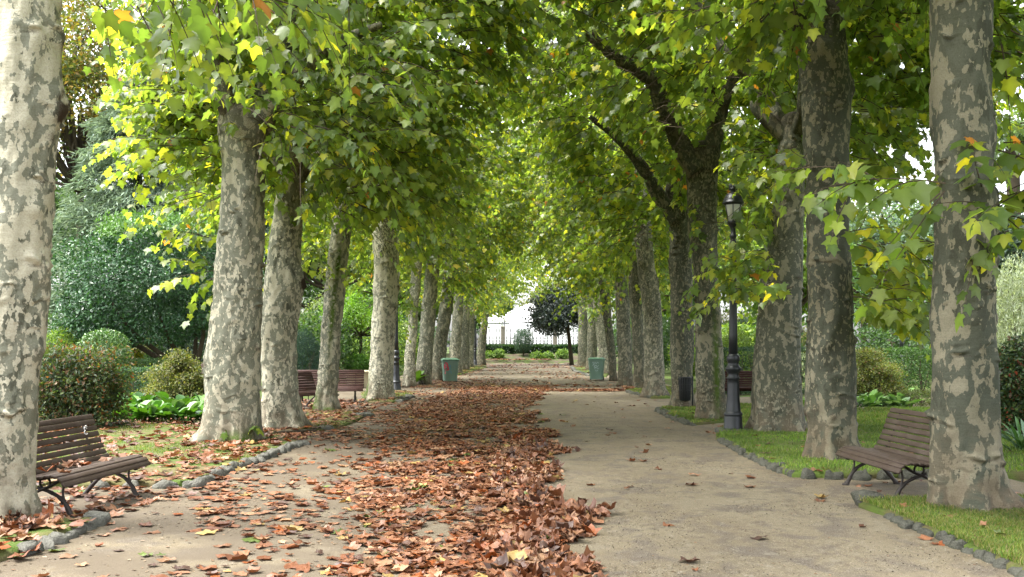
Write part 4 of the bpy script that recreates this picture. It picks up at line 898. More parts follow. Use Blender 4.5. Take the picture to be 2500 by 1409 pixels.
def clumps(lst, label, group, seed, L=.52, wd=.22, cols=BC, n=15, name='bergenia_plant', cat='plant', up=(.5, 1.35)):
    rng = np.random.default_rng(seed); protos = []
    for i, (x, y) in enumerate(lst):
        if i < 3 or not protos:
            o = paddle(n, rng, L, wd, cols, up).build(name, M['gloss']); protos.append(o)
        else:
            o = protos[rng.integers(len(protos))].copy(); COL.objects.link(o)
        o.location = (x, y, 0); o.rotation_euler = (0, 0, rng.uniform(0, 6)); s = rng.uniform(.8, 1.15); o.scale = (s, s, s); tag(o, label, cat, group)
rng = np.random.default_rng(7)
clumps([G(px+rng.normal(0, 6), py) for py, n_ in ((1030, 8), (1020, 8), (1008, 8), (996, 6)) for px in np.linspace(292, 490, n_)], 'leafy bergenia clump with big paddle leaves left of the forked tree', 'bergenia left of the forked tree', 160)
clumps([G(px, py) for px, py in ((640, 1000), (655, 1018), (630, 1030))], 'leafy bergenia clump peeping out between the forked and cream patched trunks', 'bergenia between the left trunks', 161)
clumps([G(px+rng.normal(0, 5), py) for py, n_ in ((1000, 6), (990, 6), (980, 5), (972, 4)) for px in np.linspace(2100, 2205, n_)], 'pale green broad leaved plant clump on the lawn right of the straight dark tree', 'broad leaved plants on the right lawn', 162, cols=[(.11, .22, .05), (.15, .27, .09), (.20, .30, .16)])
clumps([G(px, py) for px, py in ((1958, 1008), (1968, 1000), (1950, 996))], 'broad leaved plant clump between the bark rolled and straight dark right trunks', 'broad leaved plants between the right trunks', 163, cols=[(.12, .22, .03), (.17, .27, .05)])
x, y = G(2500, 1112); clumps([(x, y)], 'strap leaved plant fanning out on the grass at the right edge', None, 164, .95, .07, [(.04, .10, .03), (.06, .14, .04), (.13, .22, .14)], 44, 'strap_leaf_plant', up=(.5, 1.4))
x, y = G(1008, 940); clumps([(x, y)], 'small leafy sapling at the foot of the narrow bright left tree', None, 165, .8, .22, [(.10, .2, .03)], 14, 'sapling')
# end bed planting
hedge('low dark hedge along the iron fence at the end of the avenue', -4.2, 6.6, 95.0, 96.4, .85, 15000, .2, [(.018, .045, .018), (.03, .065, .022)], 170, zb=.75)
pxs = P(1278, 805, 93.5)
root = empty('conical_shrub', (pxs[0], 93.5, .6)); tag(root, 'single egg shaped dark green shrub in the middle of the end bed', 'shrub')
mb = MB(); rng = np.random.default_rng(171); cloud(mb, 6500, (0, 0, 1.45), (.9, .85, 1.15), .15, LEAF_THIN, [(.03, .07, .045), (.045, .095, .055), (.075, .12, .06)], rng, upbias=.9, shell=.5, lump=.15, lf=1.3); mb.build('foliage', M['needle'], root, smooth=False)
mb = MB(); stems(mb, (0, 0), 1.2, .3, 5, .04, rng); mb.build('stem', M['dbark'], root)
for i, (px_, py_, lb) in enumerate([(1218, 872, 'yellow green leafy plant left in the end bed'), (1372, 870, 'taller leafy green plant at the right of the end bed'), (1340, 880, 'low yellowish plant patch in the end bed'), (1192, 882, 'small green tuft at the left corner of the end bed'), (1312, 878, 'pale green low plants right of the egg shaped shrub')]):
    x, y, z = P(px_, py_, 92.6); shrub(lb, x, y, (.62, .4, .42), .75-.25*(i > 1), 900, .16, [(.10, .18, .03), (.16, .25, .05), (.07, .13, .03)], 172+i, lump=.4, shell=.7, spiky=.4, zmin=.2)
bx, by = P(1396, 0, 84)[0], 84
broadleaf('dark blackish green evergreen tree on a slim trunk at the end of the right row', bx, by, 8.8, 3.0, 5.8, [(.016, .026, .024), (.024, .038, .034), (.04, .055, .05)], 180, 26000, .22, .2, 'gloss', clumps=44, lean=-.7, low=1.1, fat=1.2)

# tall clipped screens of shrubbery closing the garden to left and right of the fence
for i, (x, y, w_, h, c, lb) in enumerate([(-11, 90, 4.5, 4.2, GRN, 'tall green shrub mass left of the end bed'), (-20, 84, 5, 4, DRK, 'dark shrub mass far left behind the lamp post'), (-31, 78, 6, 5, GRN, 'green shrub mass at the far left end'), (-16, 66, 3.5, 3, OLV, 'olive shrub mass behind the conical bush'), (11.5, 90, 4.5, 4.2, GRN, 'tall green shrub mass right of the end bed'), (19, 82, 5, 4.4, OLV, 'olive shrub mass far right behind the litter bin'), (29, 70, 6, 5, GRN, 'green shrub mass far right behind the straight dark tree'), (14.5, 66, 3.2, 3.4, GRN, 'green shrub mass behind the near lamp post'), (11.5, 54, 2.0, 2.8, LIM, 'lime shrub behind the forked right tree'), (36, 60, 6, 5, DRK, 'dark shrub mass at the right edge')]):
    shrub(lb, x, y, (w_, 2.2, h/2), h/2, 6500, .26, c, 210+i, lump=.3, lf=.45, shell=.45, tpl=LEAF_KITE)
# ------------------------------------------------------------------ benches
SEATP = [(.335, .355), (.300, .405), (.235, .432), (.165, .436), (.095, .428), (.03, .415), (-.035, .405), (-.095, .405)]
BACKP = [(-.150, .435), (-.190, .495), (-.222, .560), (-.250, .628), (-.276, .697), (-.300, .766), (-.322, .834), (-.352, .893)]
def slats(prof, L, rng, ext=.0):
    mb = MB(); pr = np.array(prof)
    tg = norm(np.gradient(pr, axis=0))
    for (y, z), (ty, tz) in zip(pr, tg):
        w, h = .062, .028; a = np.linspace(0, 2*pi, 12, endpoint=False); ca, sa = np.cos(a), np.sin(a)
        cx = np.sign(ca)*np.abs(ca)**.55*w/2; cz = np.sign(sa)*np.abs(sa)**.55*h/2
        ln = L/2+rng.uniform(-.006, .006); xs = np.array([-ln, -ln+.008, -ln*.5, 0, ln*.5, ln-.008, ln]); sc_ = np.array([.7, 1, 1, 1, 1, 1, .7]); sag = rng.normal(0, .002)
        v = np.stack([np.repeat(xs[:, None], 12, 1), y+(cx*ty-cz*tz)[None]*sc_[:, None], z+sag+(cx*tz+cz*ty)[None]*sc_[:, None]], -1).reshape(-1, 3)
        mb.add(v, [grid_faces(7, 12), np.arange(12)[::-1][None], (np.arange(12)+72)[None]])
    return mb
def leg_frame(x, mirror=1):
    mb = MB(); rng = np.random.default_rng(3)
    def t(p, r, n=18, knob=.12):
        q = spline([(x, a, b) for a, b in p], n); rr = np.interp(np.linspace(0, 1, n), np.linspace(0, 1, len(r)), r)*(1+knob*np.sin(np.arange(n)*1.9))
        v, f = tube(q, rr, 8); mb.add(v, f)
    t([(.31, -.01), (.275, .05), (.235, .13), (.165, .205), (.07, .255), (-.02, .285), (-.06, .30)], [.032, .026, .021, .018, .016])
    t([(-.33, -.01), (-.28, .06), (-.20, .15), (-.12, .22), (-.04, .27), (.07, .31), (.16, .365), (.22, .395)], [.030, .024, .018, .016, .014])
    t([(.225, .15), (.205, .24), (.215, .32), (.235, .395)], [.014, .012, .012], 10)
    a = np.linspace(0, 2*pi, 17); v, f = tube(np.stack([0*a+x, .02+.055*np.cos(a), .345+.055*np.sin(a)], -1), .011, 6, cap=False); mb.add(v, f)
    a = np.linspace(.5, 5.4, 14); v, f = tube(np.stack([0*a+x, .285+.04*np.cos(a), .345+.04*np.sin(a)], -1), .010, 6); mb.add(v, f)
    und = [(y+.0, z-.024) for y, z in SEATP]; t(und, [.012, .013, .013], 20, .03)
    bk = [(y-.022, z-.012) for y, z in BACKP]; t([(-.06, .385), (-.12, .39)]+bk, [.015, .014, .012, .010], 22, .03)
    t([(-.22, .13), (-.26, .25), (-.24, .40), (-.235, .50)], [.014, .012, .011], 12)
    for yy in (.315, -.335):
        v, f = lathe([(.0, -.02), (.045, -.02), (.045, .004), (.03, .012), (0, .014)], 10, x, yy); mb.add(v, f)
    return mb
def bench(label, x, y, rz, L=1.9, scribble=False, sc_=1.0, wd='wood'):
    rng = np.random.default_rng(int(abs(x*100+y*10))); root = empty('park_bench', (x, y, .012), rz); tag(root, label, 'bench', 'slatted park benches'); root.scale = (sc_, sc_, sc_)
    slats(SEATP, L, rng).build('seat', M[wd], root); bk = slats(BACKP, L, rng).build('backrest', M[wd], root)
    for s in (-1, 1): leg_frame(s*(L/2-.24)).build('leg', M['iron'], root)
    if scribble:
        mb = MB(); xx = -L/2+.30
        for pts in ([(-.045, .0), (-.01, .022), (.012, .0), (-.004, -.018), (.018, -.02), (.035, -.045), (.0, -.062), (-.03, -.05)], [(-.06, .02), (-.05, .035), (-.03, .03)]):
            q = [(xx+a, -.300+.018+b*-.33, .770+b) for a, b in pts]; v, f = tube(spline(q, 20), .006, 5); mb.add(v, f, 0, (.75, .75, .75))
        mb.build('painted_scribble', M['attr'], bk)
    return root
# local +y is the sitting side
bench('brown slatted bench beside the left edge trunk with dry leaves on its seat', -4.53, 10.22, -pi/2-R(4), 1.9, True, .95)
bench('brown slatted bench partly hidden by the largest right trunk', 4.13, 11.2, pi/2+R(3), 1.86, False, .96)
x, y = G(800, 985); bench('long reddish brown bench facing the camera behind the slim mossy trunk', x-.05, y+.35, pi+R(6), 2.0, wd='wood2')
x, y = G(735, 1000); bench('dark red bench seen end on between the cream patched and slim mossy trunks', x-.1, y+.4, -pi/2-R(28), 1.7, wd='wood2')
x, y = G(1022, 938); bench('small far bench seen end on left of the left wheelie bin', x, y, -pi/2-R(4), 1.8, wd='wood2')
x, y = G(1800, 988); bench('dark brown bench behind the near lamp post', x+.2, y+.5, R(4), 1.9, wd='wood2')

# ------------------------------------------------------------------ lamp posts
def lamp(label, x, y, H=4.5, plinth=True, name='lamp_post', fl=10):
    s = H/4.5; root = empty(name, (x, y, 0)); tag(root, label, 'lamp post', 'iron lamp posts')
    if plinth:
        v, f = box(-.30, .30, -.30, .30, -.05, .085, bev=.03); MB().add(v, f).build('plinth', M['stone'], root, smooth=False)
    b = .085
    v, f = lathe([(.0, b), (.178, b), (.178, b+.015), (.168, b+.03), (.162, .30), (.150, .315), (.168, .335), (.170, .36), (.150, .385), (.135, .41), (.120, .60), (.108, .90), (.102, .98), (.118, 1.0), (.120, 1.02), (.100, 1.04), (.100, 1.10), (.125, 1.13), (.145, 1.17), (.145, 1.195), (.118, 1.22), (.095, 1.26), (.098, 1.30), (.118, 1.33), (.118, 1.40), (.098, 1.43), (.085, 1.45), (0, 1.45)], 40, 0, 0, 20, (.40, .985))
    MB().add(v*s, f).build('base', M['lampiron'], root)
    v, f = lathe([(0, 1.44), (.080, 1.44), (.076, 1.8), (.062, 2.9), (.055, 3.42), (.072, 3.44), (.075, 3.47), (.055, 3.49), (.05, 3.56), (.068, 3.58), (.068, 3.61), (.05, 3.63), (.042, 3.72), (.06, 3.76), (.085, 3.80), (.11, 3.84), (.11, 3.86), (0, 3.86)], 24)
    MB().add(v*s, f).build('pole', M['lampiron'], root)
    v, f = lathe([(0, 3.87), (.095, 3.87), (.150, 4.17), (.150, 4.18), (0, 4.18)], 12); MB().add(v*s, f).build('lantern_glass', M['glass'], root)
    mb = MB()
    for k in range(6):
        a = k*pi/3+.3; v, f = tube(np.array([(cos(a)*.10, sin(a)*.10, 3.85), (cos(a)*.158, sin(a)*.158, 4.18)]), .008, 5); mb.add(v*s, f)
    for r_, z_ in ((.102, 3.86), (.16, 4.175)):
        a = np.linspace(0, 2*pi, 25); v, f = tube(np.stack([r_*np.cos(a), r_*np.sin(a), 0*a+z_], -1), .011, 6, cap=False); mb.add(v*s, f)
    mb.build('lantern_frame', M['lampiron'], root)
    v, f = lathe([(.0, 4.182), (.175, 4.182), (.195, 4.19), (.195, 4.215), (.18, 4.225), (.172, 4.26), (.150, 4.32), (.110, 4.37), (.065, 4.395), (.045, 4.40), (.045, 4.43), (.075, 4.44), (.08, 4.47), (.055, 4.48), (.06, 4.50), (0, 4.505)], 28)
    mb = MB().add(v*s, f)
    for k in range(8):
        a = k*pi/4; v, f = lathe([(0, 4.46), (.018, 4.465), (.02, 4.50), (.008, 4.54), (0, 4.55)], 6, cos(a)*.062, sin(a)*.062); mb.add(v*s, f)
    mb.build('lantern_cap', M['lampiron'], root); return root
x, y = G(1790, 1058); lamp('near black iron lamp post on a stone plinth at the right edge of the path', x, y, 4.62)
x, y = G(967, 958); lamp('dark iron lamp post against the chalky white left trunk', x, y, 4.6)
x, y = G(1160, 893); lamp('far lamp post near the end of the left row', x, y, 4.4)
x, y, z = P(2201, 666, 40); lamp('lamp post with a pale lantern among the yellow leaves at the right', x, y, z, False)
x, y, z = P(1231, 752, 104); 
root = empty('street_light', (x, y, 0)); tag(root, 'thin street light with a cone shade beyond the fence', 'street light')
v, f = tube(np.array([(0, 0, 0), (0, 0, z-.7)]), [.08, .06], 8); MB().add(v, f).build('pole', M['black'], root)
v, f = lathe([(0, z), (.08, z-.02), (.12, z-.3), (.36, z-.62), (.34, z-.66), (0, z-.6)], 16); MB().add(v, f).build('lamp_shade', M['black'], root)

# ------------------------------------------------------------------ bins
def wheelie(label, x, y, rz, marks):
    root = empty('wheelie_bin', (x, y, .01), rz); tag(root, label, 'bin', 'wheelie bins')
    v, f = box(-.37, .37, -.39, .39, .05, .97, .075, .09, .05); mb = MB().add(v, f)
    v, f = box(-.395, .395, -.415, .415, .92, .975, 0, 0, .05); mb.add(v, f)
    for s in (-1, 1): v, f = box(s*.2-.015, s*.2+.015, -.405, -.33, .2, .93); mb.add(v, f)
    mb.build('body', M['binp'], root, smooth=False)
    v, f = box(-.40, .40, -.43, .43, .98, 1.035, -.0, 0, .05); mb = MB().add(v, f); v, f = box(-.33, .33, -.36, .36, 1.034, 1.07, -.04, -.04, .05); mb.add(v, f); lid = mb.build('lid', M['binl'], root, smooth=False)
    v, f = tube(np.array([(-.3, .42, 1.0), (-.3, .50, 1.0), (.3, .50, 1.0), (.3, .42, 1.0)]), .018, 8); MB().add(v, f).build('handle', M['binl'], root)
    for s in (-1, 1):
        a, fc = lathe([(0, -.035), (.06, -.035), (.065, -.02), (.10, -.03), (.10, .03), (.065, .02), (.06, .035), (0, .035)], 20)
        v = np.stack([s*.30+a[:, 2], .34+a[:, 0], .10+a[:, 1]], -1); MB().add(v, fc).build('wheel', M['rubber'], root)
    mb = MB()
    for c, pts, r_ in marks: v, f = tube(spline(pts, 24), r_, 5); mb.add(v, f, 0, c)
    mb.build('graffiti', M['attr'], root); return root
def fy(z): return -.39+.09*(1-(z-.05)/.92)-.006
mk = lambda c, p, r: (c, [(a, fy(b), b) for a, b in p], r)
PK, BL, WH = (.55, .06, .10), (.10, .25, .33), (.42, .52, .50)
x, y = G(1097, 934)
wheelie('grey green wheelie bin with pink graffiti beside the left trunks', x, y+.42, R(7), [mk(PK, [(-.25, .86), (-.16, .84), (-.14, .74), (-.24, .70)], .034), mk(PK, [(-.25, .66), (-.12, .68), (-.10, .56), (-.22, .55)], .034), mk(PK, [(-.22, .52), (-.2, .44), (-.24, .38)], .022), mk(PK, [(-.25, .8), (-.24, .6)], .03), mk(BL, [(-.05, .80), (.02, .70), (-.06, .62), (.06, .58)], .016), mk(BL, [(-.1, .42), (0, .5), (.05, .38)], .014)])
x, y = G(1458, 930)
wheelie('green wheelie bin with white scrawls beside the right trunks', x, y+.42, -R(7), [mk(WH, [(-.2, .80), (-.14, .86), (-.1, .78), (-.04, .85), (0, .78), (.06, .85), (.12, .8)], .014), mk(WH, [(-.18, .70), (-.1, .74), (-.08, .64), (0, .72), (.04, .63), (.12, .72)], .013), mk(WH, [(-.1, .56), (0, .6), (.1, .55), (.14, .6)], .012), mk(WH, [(-.05, .5), (.02, .44), (.08, .5)], .010)])
# litter bin on its post
x, y = G(1672, 1000)
root = empty('litter_bin', (x, y, .05)); tag(root, 'small black ribbed litter bin on a post in front of the dark right trunk', 'bin')
v, f = lathe([(0, .18), (.125, .18), (.14, .2), (.155, .74), (.165, .76), (.165, .79), (.15, .79), (.14, .30), (0, .3)], 24); mb = MB().add(v, f)
for k in range(18):
    a = k*pi/9; v, f = tube(np.array([(cos(a)*.135, sin(a)*.135, .2), (cos(a)*.163, sin(a)*.163, .76)]), .009, 5); mb.add(v, f)
for z_ in (.3, .45, .6):
    a = np.linspace(0, 2*pi, 25); r_ = .135+.028*(z_-.2)/.56; v, f = tube(np.stack([r_*np.cos(a), r_*np.sin(a), 0*a+z_], -1), .008, 5, cap=False); mb.add(v, f)
mb.build('basket', M['black'], root)
v, f = tube(np.array([(.19, -.03, -.1), (.19, -.03, .8)]), .02, 8); mb = MB().add(v, f); v, f = tube(np.array([(.19, -.03, .6), (.14, -.02, .6)]), .012, 6); mb.add(v, f); mb.build('post', M['black'], root)

# ------------------------------------------------------------------ stone trough
x, y = G(880, 948); Yt = y
root = empty('stone_trough', (P(895, 0, y)[0], y+.5, 0)); tag(root, 'pale stone trough with a flat rim behind the long left bench', 'trough')
def oval(prof, ax, ay, n=32):
    a = np.linspace(0, 2*pi, n, endpoint=False); c = np.sign(np.cos(a))*np.abs(np.cos(a))**.6; s_ = np.sign(np.sin(a))*np.abs(np.sin(a))**.6
    v = np.concatenate([np.stack([(ax+o)*c, (ay+o)*s_, 0*a+z_], -1) for o, z_ in prof]); return v, [grid_faces(len(prof), n), np.arange(n)[::-1][None], (np.arange(n)+(len(prof)-1)*n)[None]]
v, f = oval([(-.22, -.03), (-.20, .05), (-.08, .3), (-.03, .58), (-.03, .6)], .92, .5); MB().add(v, f).build('basin', M['pale_stone'], root)
v, f = oval([(-.02, .603), (.10, .60), (.11, .64), (.10, .67), (-.1, .67), (-.12, .63)], .92, .5); MB().add(v, f).build('rim', M['pale_stone'], root)

# ------------------------------------------------------------------ end of the avenue: fence, marquee
root = empty('iron_fence', (0, 98, .8)); tag(root, 'ornate pale iron fence with granite posts across the end of the avenue', 'fence')
s = 98/F; px0 = [1000, 1114, 1228, 1355, 1482, 1600]; bars = MB(); zt = EYE-(803-HY)*s-.8; zb = 0
ppx = [P(p, 0, 98)[0] for p in px0]
for i, xx in enumerate(ppx):
    v, f = box(xx-.2, xx+.2, -.2, .2, -.3, zt+.12, bev=.03); mb = MB().add(v, f); v, f = box(xx-.24, xx+.24, -.24, .24, zt+.122, zt+.24, -.0, 0, .05); mb.add(v, f); mb.build('stone_post', M['pillar'], root, smooth=False)
for a, b in zip(ppx, ppx[1:]):
    mb = MB(); n = 14
    for z_ in (.25, .95, zt*.62, zt-.22): v, f = box(a+.2, b-.2, -.018, .018, z_-.018, z_+.018); mb.add(v, f)
    for k in range(1, n):
        xx = a+(b-a)*k/n
        v, f = lathe([(0, 0), (.032, 0), (.032, .35), (.07, .45), (.034, .55), (.032, .85), (.085, .95), (.034, 1.05), (.028, zt*.62), (.055, zt*.66), (.026, zt*.70), (.025, zt-.16), (.06, zt-.1), (.02, zt-.03), (0, zt+.06)], 6, xx, 0); mb.add(v, f)
        for sgn in (-1, 1):
            v, f = tube(spline([(xx, 0, .95), (xx+sgn*.1, 0, 1.12), (xx+sgn*.02, 0, 1.35)], 8), .02, 4); mb.add(v, f)
            v, f = tube(spline([(xx, 0, .3), (xx+sgn*.09, 0, .5), (xx+sgn*.02, 0, .75)], 8), .02, 4); mb.add(v, f)
    mb.build('railing', M['fence'], root)
def marquee(label, px0, px1, apex, eave, Y, dep, group=None):
    a, b = P(px0, eave, Y), P(px1, eave, Y); zt_ = P(0, apex, Y)[2]; ze = a[2]; cx = (a[0]+b[0])/2; w_ = (b[0]-a[0])/2
    root = empty('marquee', (cx, Y+dep/2, 0)); tag(root, label, 'marquee', group)
    d = dep/2; n = 9; t = np.linspace(0, 1, n)
    v = np.array([(-w_, -d, ze), (w_, -d, ze), (w_, d, ze), (-w_, d, ze)]); rings = []
    for k in t: 
        sag = k**1.25 if False else k; rings.append(np.concatenate([v[:, :2]*(1-k*.995), np.full((4, 1), ze+(zt_-ze)*sag)], 1))
    MB().add(np.concatenate(rings), [grid_faces(n, 4)]).build('roof', M['white'], root, smooth=False)
    v2, f2 = box(-w_+.05, w_-.05, -d+.05, d-.05, 0, ze-.25); MB().add(v2, f2).build('wall', M['white'], root, smooth=False)
    mb = MB()
    for i in range(4):
        p, q = v[i], v[(i+1) % 4]; vv, ff = tube(np.array([p-[0, 0, .1], q-[0, 0, .1]]), .07, 6); mb.add(vv, ff)
        vv, ff = tube(np.array([[p[0], p[1], 0], p]), .07, 6); mb.add(vv, ff)
    mb.build('frame', M['grey'], root)
marquee('large white marquee with a pointed roof beyond the fence', 1190, 1400, 735, 785, 135, 12)
marquee('lower white marquee roof at the left beyond the fence', 1175, 1245, 762, 786, 128, 6)
marquee('white marquee at the right, mostly behind the dark evergreen', 1330, 1430, 765, 790, 126, 7)
x = P(1500, 0, 160)[0]
BT = [(-30, 190, 17, 9, GRN, 'hazy tree beyond the fence at the far left'), (-8, 215, 15, 8, GRN, 'hazy rounded tree behind the marquee'), (8, 205, 19, 8, OLV, 'hazy taller tree behind the pointed marquee roof'), (26, 195, 18, 9, GRN, 'hazy tree beyond the fence at the far right')]
for i, (x, y, h, r, c, lb) in enumerate(BT): broadleaf(lb, x, y, h, r, h*.5, c, 190+i, 5000, .8, .4, clumps=20)
# ------------------------------------------------------------------ fallen leaves and grass
def ground_z(x, y):
    z = path_z(x, y)
    for p, h, d, nme in BEDS: z = np.where(inside(p, x, y), h, z)
    return z
DRY = np.array([(.18, .078, .043), (.235, .110, .062), (.28, .150, .095), (.115, .052, .034), (.32, .20, .13), (.27, .085, .028), (.095, .058, .050), (.36, .27, .11), (.10, .15, .035)])
DP = np.array([.21, .21, .17, .13, .09, .05, .09, .028, .010])
def edge_x(y):  # right edge of the raked leaf band
    return np.interp(y, [5, 7.2, 9.0, 12.2, 16.5, 22, 28, 36, 40], [.5, .38, .62, .22, .62, .30, .25, .85, 1.0]) + .18*np.sin(y*2.1)+.10*np.sin(y*5.3)
def litter(name, n, xr, yr, dens, size, rng, tpl, lift=.0, curl=.24, tilt=.105, stack=.03, mat='dry'):
    x = rng.uniform(*xr, n*4); yy = rng.uniform(0, 1, n*4); y = yr[0]+(yr[1]-yr[0])*yy
    k = rng.uniform(0, 1, n*4) < dens(x, y); x, y = x[k][:n], y[k][:n]; m = len(x)
    d = np.clip(dens(x, y), 0, 1)
    sv = rng.uniform(0, 1, m); q = np.stack([x, y, ground_z(x, y)+.012+lift+rng.uniform(0, 1, m)**1.5*stack*d], -1)
    a = rng.uniform(0, 2*pi, m); D = np.stack([np.cos(a), np.sin(a), rng.normal(0, tilt*.7, m)], -1); N = np.stack([rng.normal(0, tilt, m), rng.normal(0, tilt, m), np.ones(m)], -1)
    c = np.array([.72, .67, .60])*DRY[rng.choice(9, m, p=DP/DP.sum())]*rng.uniform(.75, 1.3, (m, 1)); s = size*(.5+.85*sv**1.4)
    mb = MB(); nr = y < 17; cf = dict(fold=.12, droop=.05, curl=curl)
    if tpl is LEAF_HI and nr.any(): add_leaves(mb, LEAF_FINE, q[nr], D[nr], N[nr], s[nr], c[nr], rng, **cf)
    else: nr = nr & False
    if (~nr).any(): add_leaves(mb, tpl, q[~nr], D[~nr], N[~nr], s[~nr], c[~nr], rng, **cf)
    return tag(mb.build(name, M[mat], smooth=True), kind='stuff')
rng = np.random.default_rng(900)
patch = lambda x, y, s=.8, k=0: np.clip(.5+1.1*fbm(np.stack([x, y*.8, 0*x], -1), s, 40+k, 3), 0, 1)
def dens_main(x, y):
    e = edge_x(y); d = np.where(x < e, 1.0, 0)*np.clip((e-x)/.10, 0, 1)
    core = np.interp(y, [6, 9, 14, 25, 40], [-.9, -1.2, -1.9, -2.3, -1.8])
    w = 1/(1+np.exp(-(x-core)*3.2)); return d*np.clip(w*(.15+1.0*patch(x, y, 1.3)), 0, 1)
def dens_left(x, y):
    return np.clip(1.15*patch(x, y, .75, 1)**1.9+.06, 0, 1)*np.where(x > edge_x(y)-.3, 0, 1)*np.interp(y, [5, 40, 60, 90], [1, .8, .25, .1])
def heap(x, y): return np.where(np.abs(x-edge_x(y)+.35) < .35, np.interp(y, [6, 10, 18], [.9, .8, .2]), 0)
litter('fallen_leaves', 15000, (-4.5, 1.2), (6, 40), lambda x, y: dens_main(x, y), .125, rng, LEAF_HI, stack=.045)
litter('fallen_leaves', 1300, (-.8, 1.2), (6, 18), heap, .125, rng, LEAF_HI, stack=.09, tilt=.4, curl=.5)
litter('fallen_leaves', 6400, (-5.2, .5), (6, 48), dens_left, .125, rng, LEAF_HI, stack=.010, tilt=.06, curl=.15)
litter('fallen_leaves', 5200, (-11, -3.8), (6, 30), lambda x, y: np.clip(.25+patch(x, y, .7, 2), 0, 1), .14, rng, LEAF_HI, stack=.03, tilt=.18)
xx0, yy0 = G(1300, 955); litter('fallen_leaves', 1500, (.2, 3.9), (34.5, 38), lambda x, y: np.clip(1-np.abs(y-36.4-.25*np.sin(x*2))/.75, 0, 1), .17, rng, LEAF_MID, stack=.06)
litter('fallen_leaves', 1500, (-4.5, 4.2), (38, 88), lambda x, y: .5*patch(x, y, .5, 3), .17, rng, LEAF_MID, stack=.01)
litter('fallen_leaves', 70, (.8, 4.0), (7, 34), lambda x, y: .5+0*x, .12, rng, LEAF_HI, stack=.0, tilt=.12)
litter('fallen_leaves', 160, (3.3, 8), (7, 24), lambda x, y: .5+0*x, .10, rng, LEAF_HI, stack=.0, tilt=.25)
litter('fallen_leaves', 900, (-5.0, 2.5), (90.6, 95), lambda x, y: .6+0*x, .2, rng, LEAF_MID, lift=.35)
litter('fallen_leaves', 260, (-5.2, -4.1), (7.6, 9.0), lambda x, y: np.clip(1.2-np.hypot(x+4.72, y-8.7)*1.6, 0, 1), .125, rng, LEAF_HI, stack=.10, tilt=.5, curl=.5)
# a few leaves lying on the left bench
mbx = MB(); m = 11; cb, sb = cos(-pi/2-R(3)), sin(-pi/2-R(3)); lx = rng.uniform(-.85, .65, m); ly = rng.uniform(-.12, .16, m)
q = np.stack([-4.53+lx*cb-ly*sb, 10.22+lx*sb+ly*cb, .440+rng.uniform(0, .015, m)], -1); a = rng.uniform(0, 6.28, m)
add_leaves(mbx, LEAF_HI, q, np.stack([np.cos(a), np.sin(a), rng.normal(0, .2, m)], -1), np.stack([rng.normal(0, .2, m), rng.normal(0, .2, m), np.ones(m)], -1), .125*rng.uniform(.7, 1.2, m), np.array([(.22, .075, .03), (.20, .11, .07), (.15, .075, .045)])[rng.integers(0, 3, m)], rng, .15, .05, curl=.4)
tag(mbx.build('bench_leaves', M['dry'], smooth=False), kind='stuff')
# grass: separate blades on the turf beds
def grass(n, sel, hgt, wid, yr, xr, cols, seed, name='grass'):
    rng = np.random.default_rng(seed); x = rng.uniform(*xr, n*3); y = rng.uniform(*yr, n*3); z = np.zeros(n*3); ok = np.zeros(n*3, bool)
    for p, h, d, nme in BEDS:
        i = inside(p, x, y); ok |= i; z = np.where(i, h, z)
    ok &= rng.uniform(0, 1, n*3) < sel(x, y); x, y, z = x[ok][:n], y[ok][:n], z[ok][:n]; m = len(x)
    hh = hgt*rng.uniform(.5, 1.4, m)*(.75+.5*patch(x, y, 2.0, 9)); a = rng.uniform(0, 6.28, m); w_ = wid*rng.uniform(.7, 1.3, m); ln = rng.normal(0, .45, (m, 2))*hh[:, None]
    b = np.stack([x, y, z-.005], -1); sd = np.stack([np.cos(a)*w_, np.sin(a)*w_, 0*a], -1)
    mid = b+np.stack([ln[:, 0]*.4, ln[:, 1]*.4, hh*.6], -1); tip = b+np.stack([ln[:, 0], ln[:, 1], hh], -1)
    v = np.stack([b-sd, b+sd, mid+sd*.7, mid-sd*.7, tip], 1).reshape(-1, 3); k = np.arange(m)[:, None]*5
    c = np.repeat(np.array(cols)[rng.integers(0, len(cols), m)]*(.7+.6*patch(x, y, 1.1, 11))[:, None]*rng.uniform(.75, 1.25, (m, 1)), 5, 0)
    mb = MB().add(v, [k+np.array([[0, 1, 2, 3]]), k+np.array([[3, 2, 4]])], 0, c); tag(mb.build(name, M['grass'], smooth=False), kind='stuff')
GC = [(.085, .135, .020), (.11, .165, .028), (.065, .12, .018), (.17, .18, .05), (.2, .17, .08)]
grass(65000, lambda x, y: np.clip(1.5*patch(x, y, 1.3, 21)-.12, 0, 1), .04, .0035, (6.8, 11), (3.2, 7.5), GC, 1)
G2 = [(.085, .155, .020), (.12, .20, .03), (.07, .13, .02), (.16, .20, .05)]
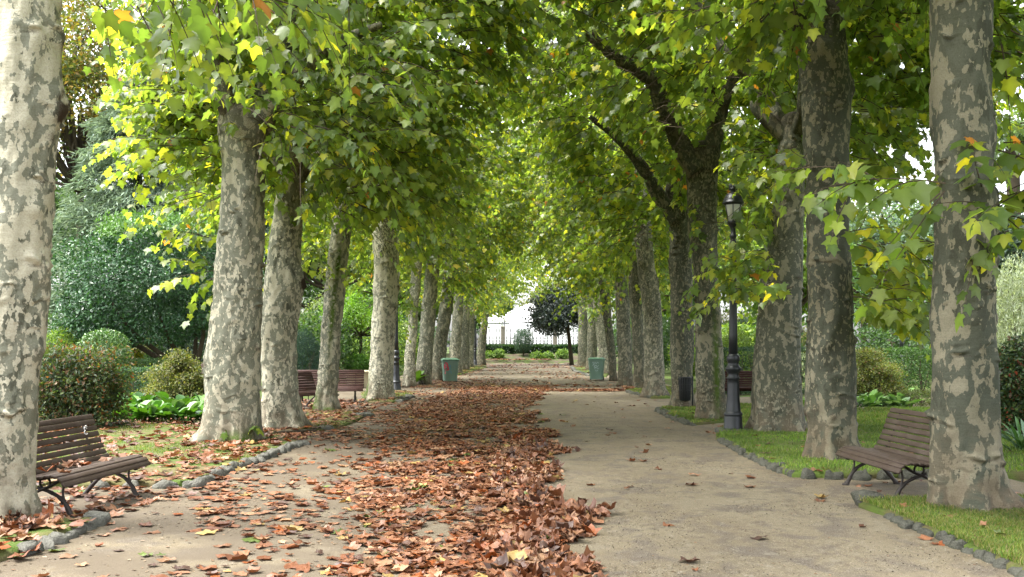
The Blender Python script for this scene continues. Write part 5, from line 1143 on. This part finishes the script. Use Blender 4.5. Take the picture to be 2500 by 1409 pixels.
grass(90000, lambda x, y: .4+.6*patch(x, y, .8, 23), .042, .005, (12, 27), (3.2, 13), G2, 2)
grass(16000, lambda x, y: 1+0*x, .05, .009, (20, 45), (3.0, 9), GC, 3)
grass(26000, lambda x, y: np.clip(patch(x, y, .8, 30)*2-.95, 0, 1), .035, .005, (7, 24), (-12, -3.5), GC, 4)
grass(5000, lambda x, y: 1+0*x, .05, .009, (24, 75), (-6, -3), GC, 5)

# crumbs of twig, bark and leaf on the sand
rng = np.random.default_rng(77); m = 22000; x = rng.uniform(-5, 4.2, m); y = 6.5+rng.uniform(0, 1, m)**1.5*34; k = rng.uniform(0, 1, m) < .15+.85*patch(x, y, 1.2, 50)**2; x, y = x[k], y[k]; m = len(x)
a = rng.uniform(0, 6.28, m); mb = MB()
add_leaves(mb, LEAF_KITE, np.stack([x, y, path_z(x, y)+.005], -1), np.stack([np.cos(a), np.sin(a), rng.normal(0, .12, m)], -1), np.stack([rng.normal(0, .2, m), rng.normal(0, .2, m), np.ones(m)], -1), rng.uniform(.008, .04, m)*np.where(x < .5, 1.4, .8), pal([(.10, .06, .035), (.16, .10, .06), (.06, .045, .03), (.2, .15, .1)], m, rng), rng, .1, .1)
tag(mb.build('leaf_crumbs', M['dry'], smooth=False), kind='stuff')

rng = np.random.default_rng(78); m = 26000; x = rng.uniform(.2, 4.2, m); y = 6.8+rng.uniform(0, 1, m)**1.6*18; k = rng.uniform(0, 1, m) < .1+.9*patch(x, y, 1.6, 60)**2; x, y = x[k], y[k]; m = len(x)
a = rng.uniform(0, 6.28, m); mb = MB()
add_leaves(mb, LEAF_KITE, np.stack([x, y, path_z(x, y)+.004], -1), np.stack([np.cos(a), np.sin(a), rng.normal(0, .25, m)], -1), np.stack([rng.normal(0, .3, m), rng.normal(0, .3, m), np.ones(m)], -1), rng.uniform(.006, .022, m), pal([(.07, .055, .04), (.13, .11, .08), (.05, .04, .03), (.22, .2, .16)], m, rng), rng, .3, .3)
tag(mb.build('gravel', M['dry'], smooth=False), kind='stuff')
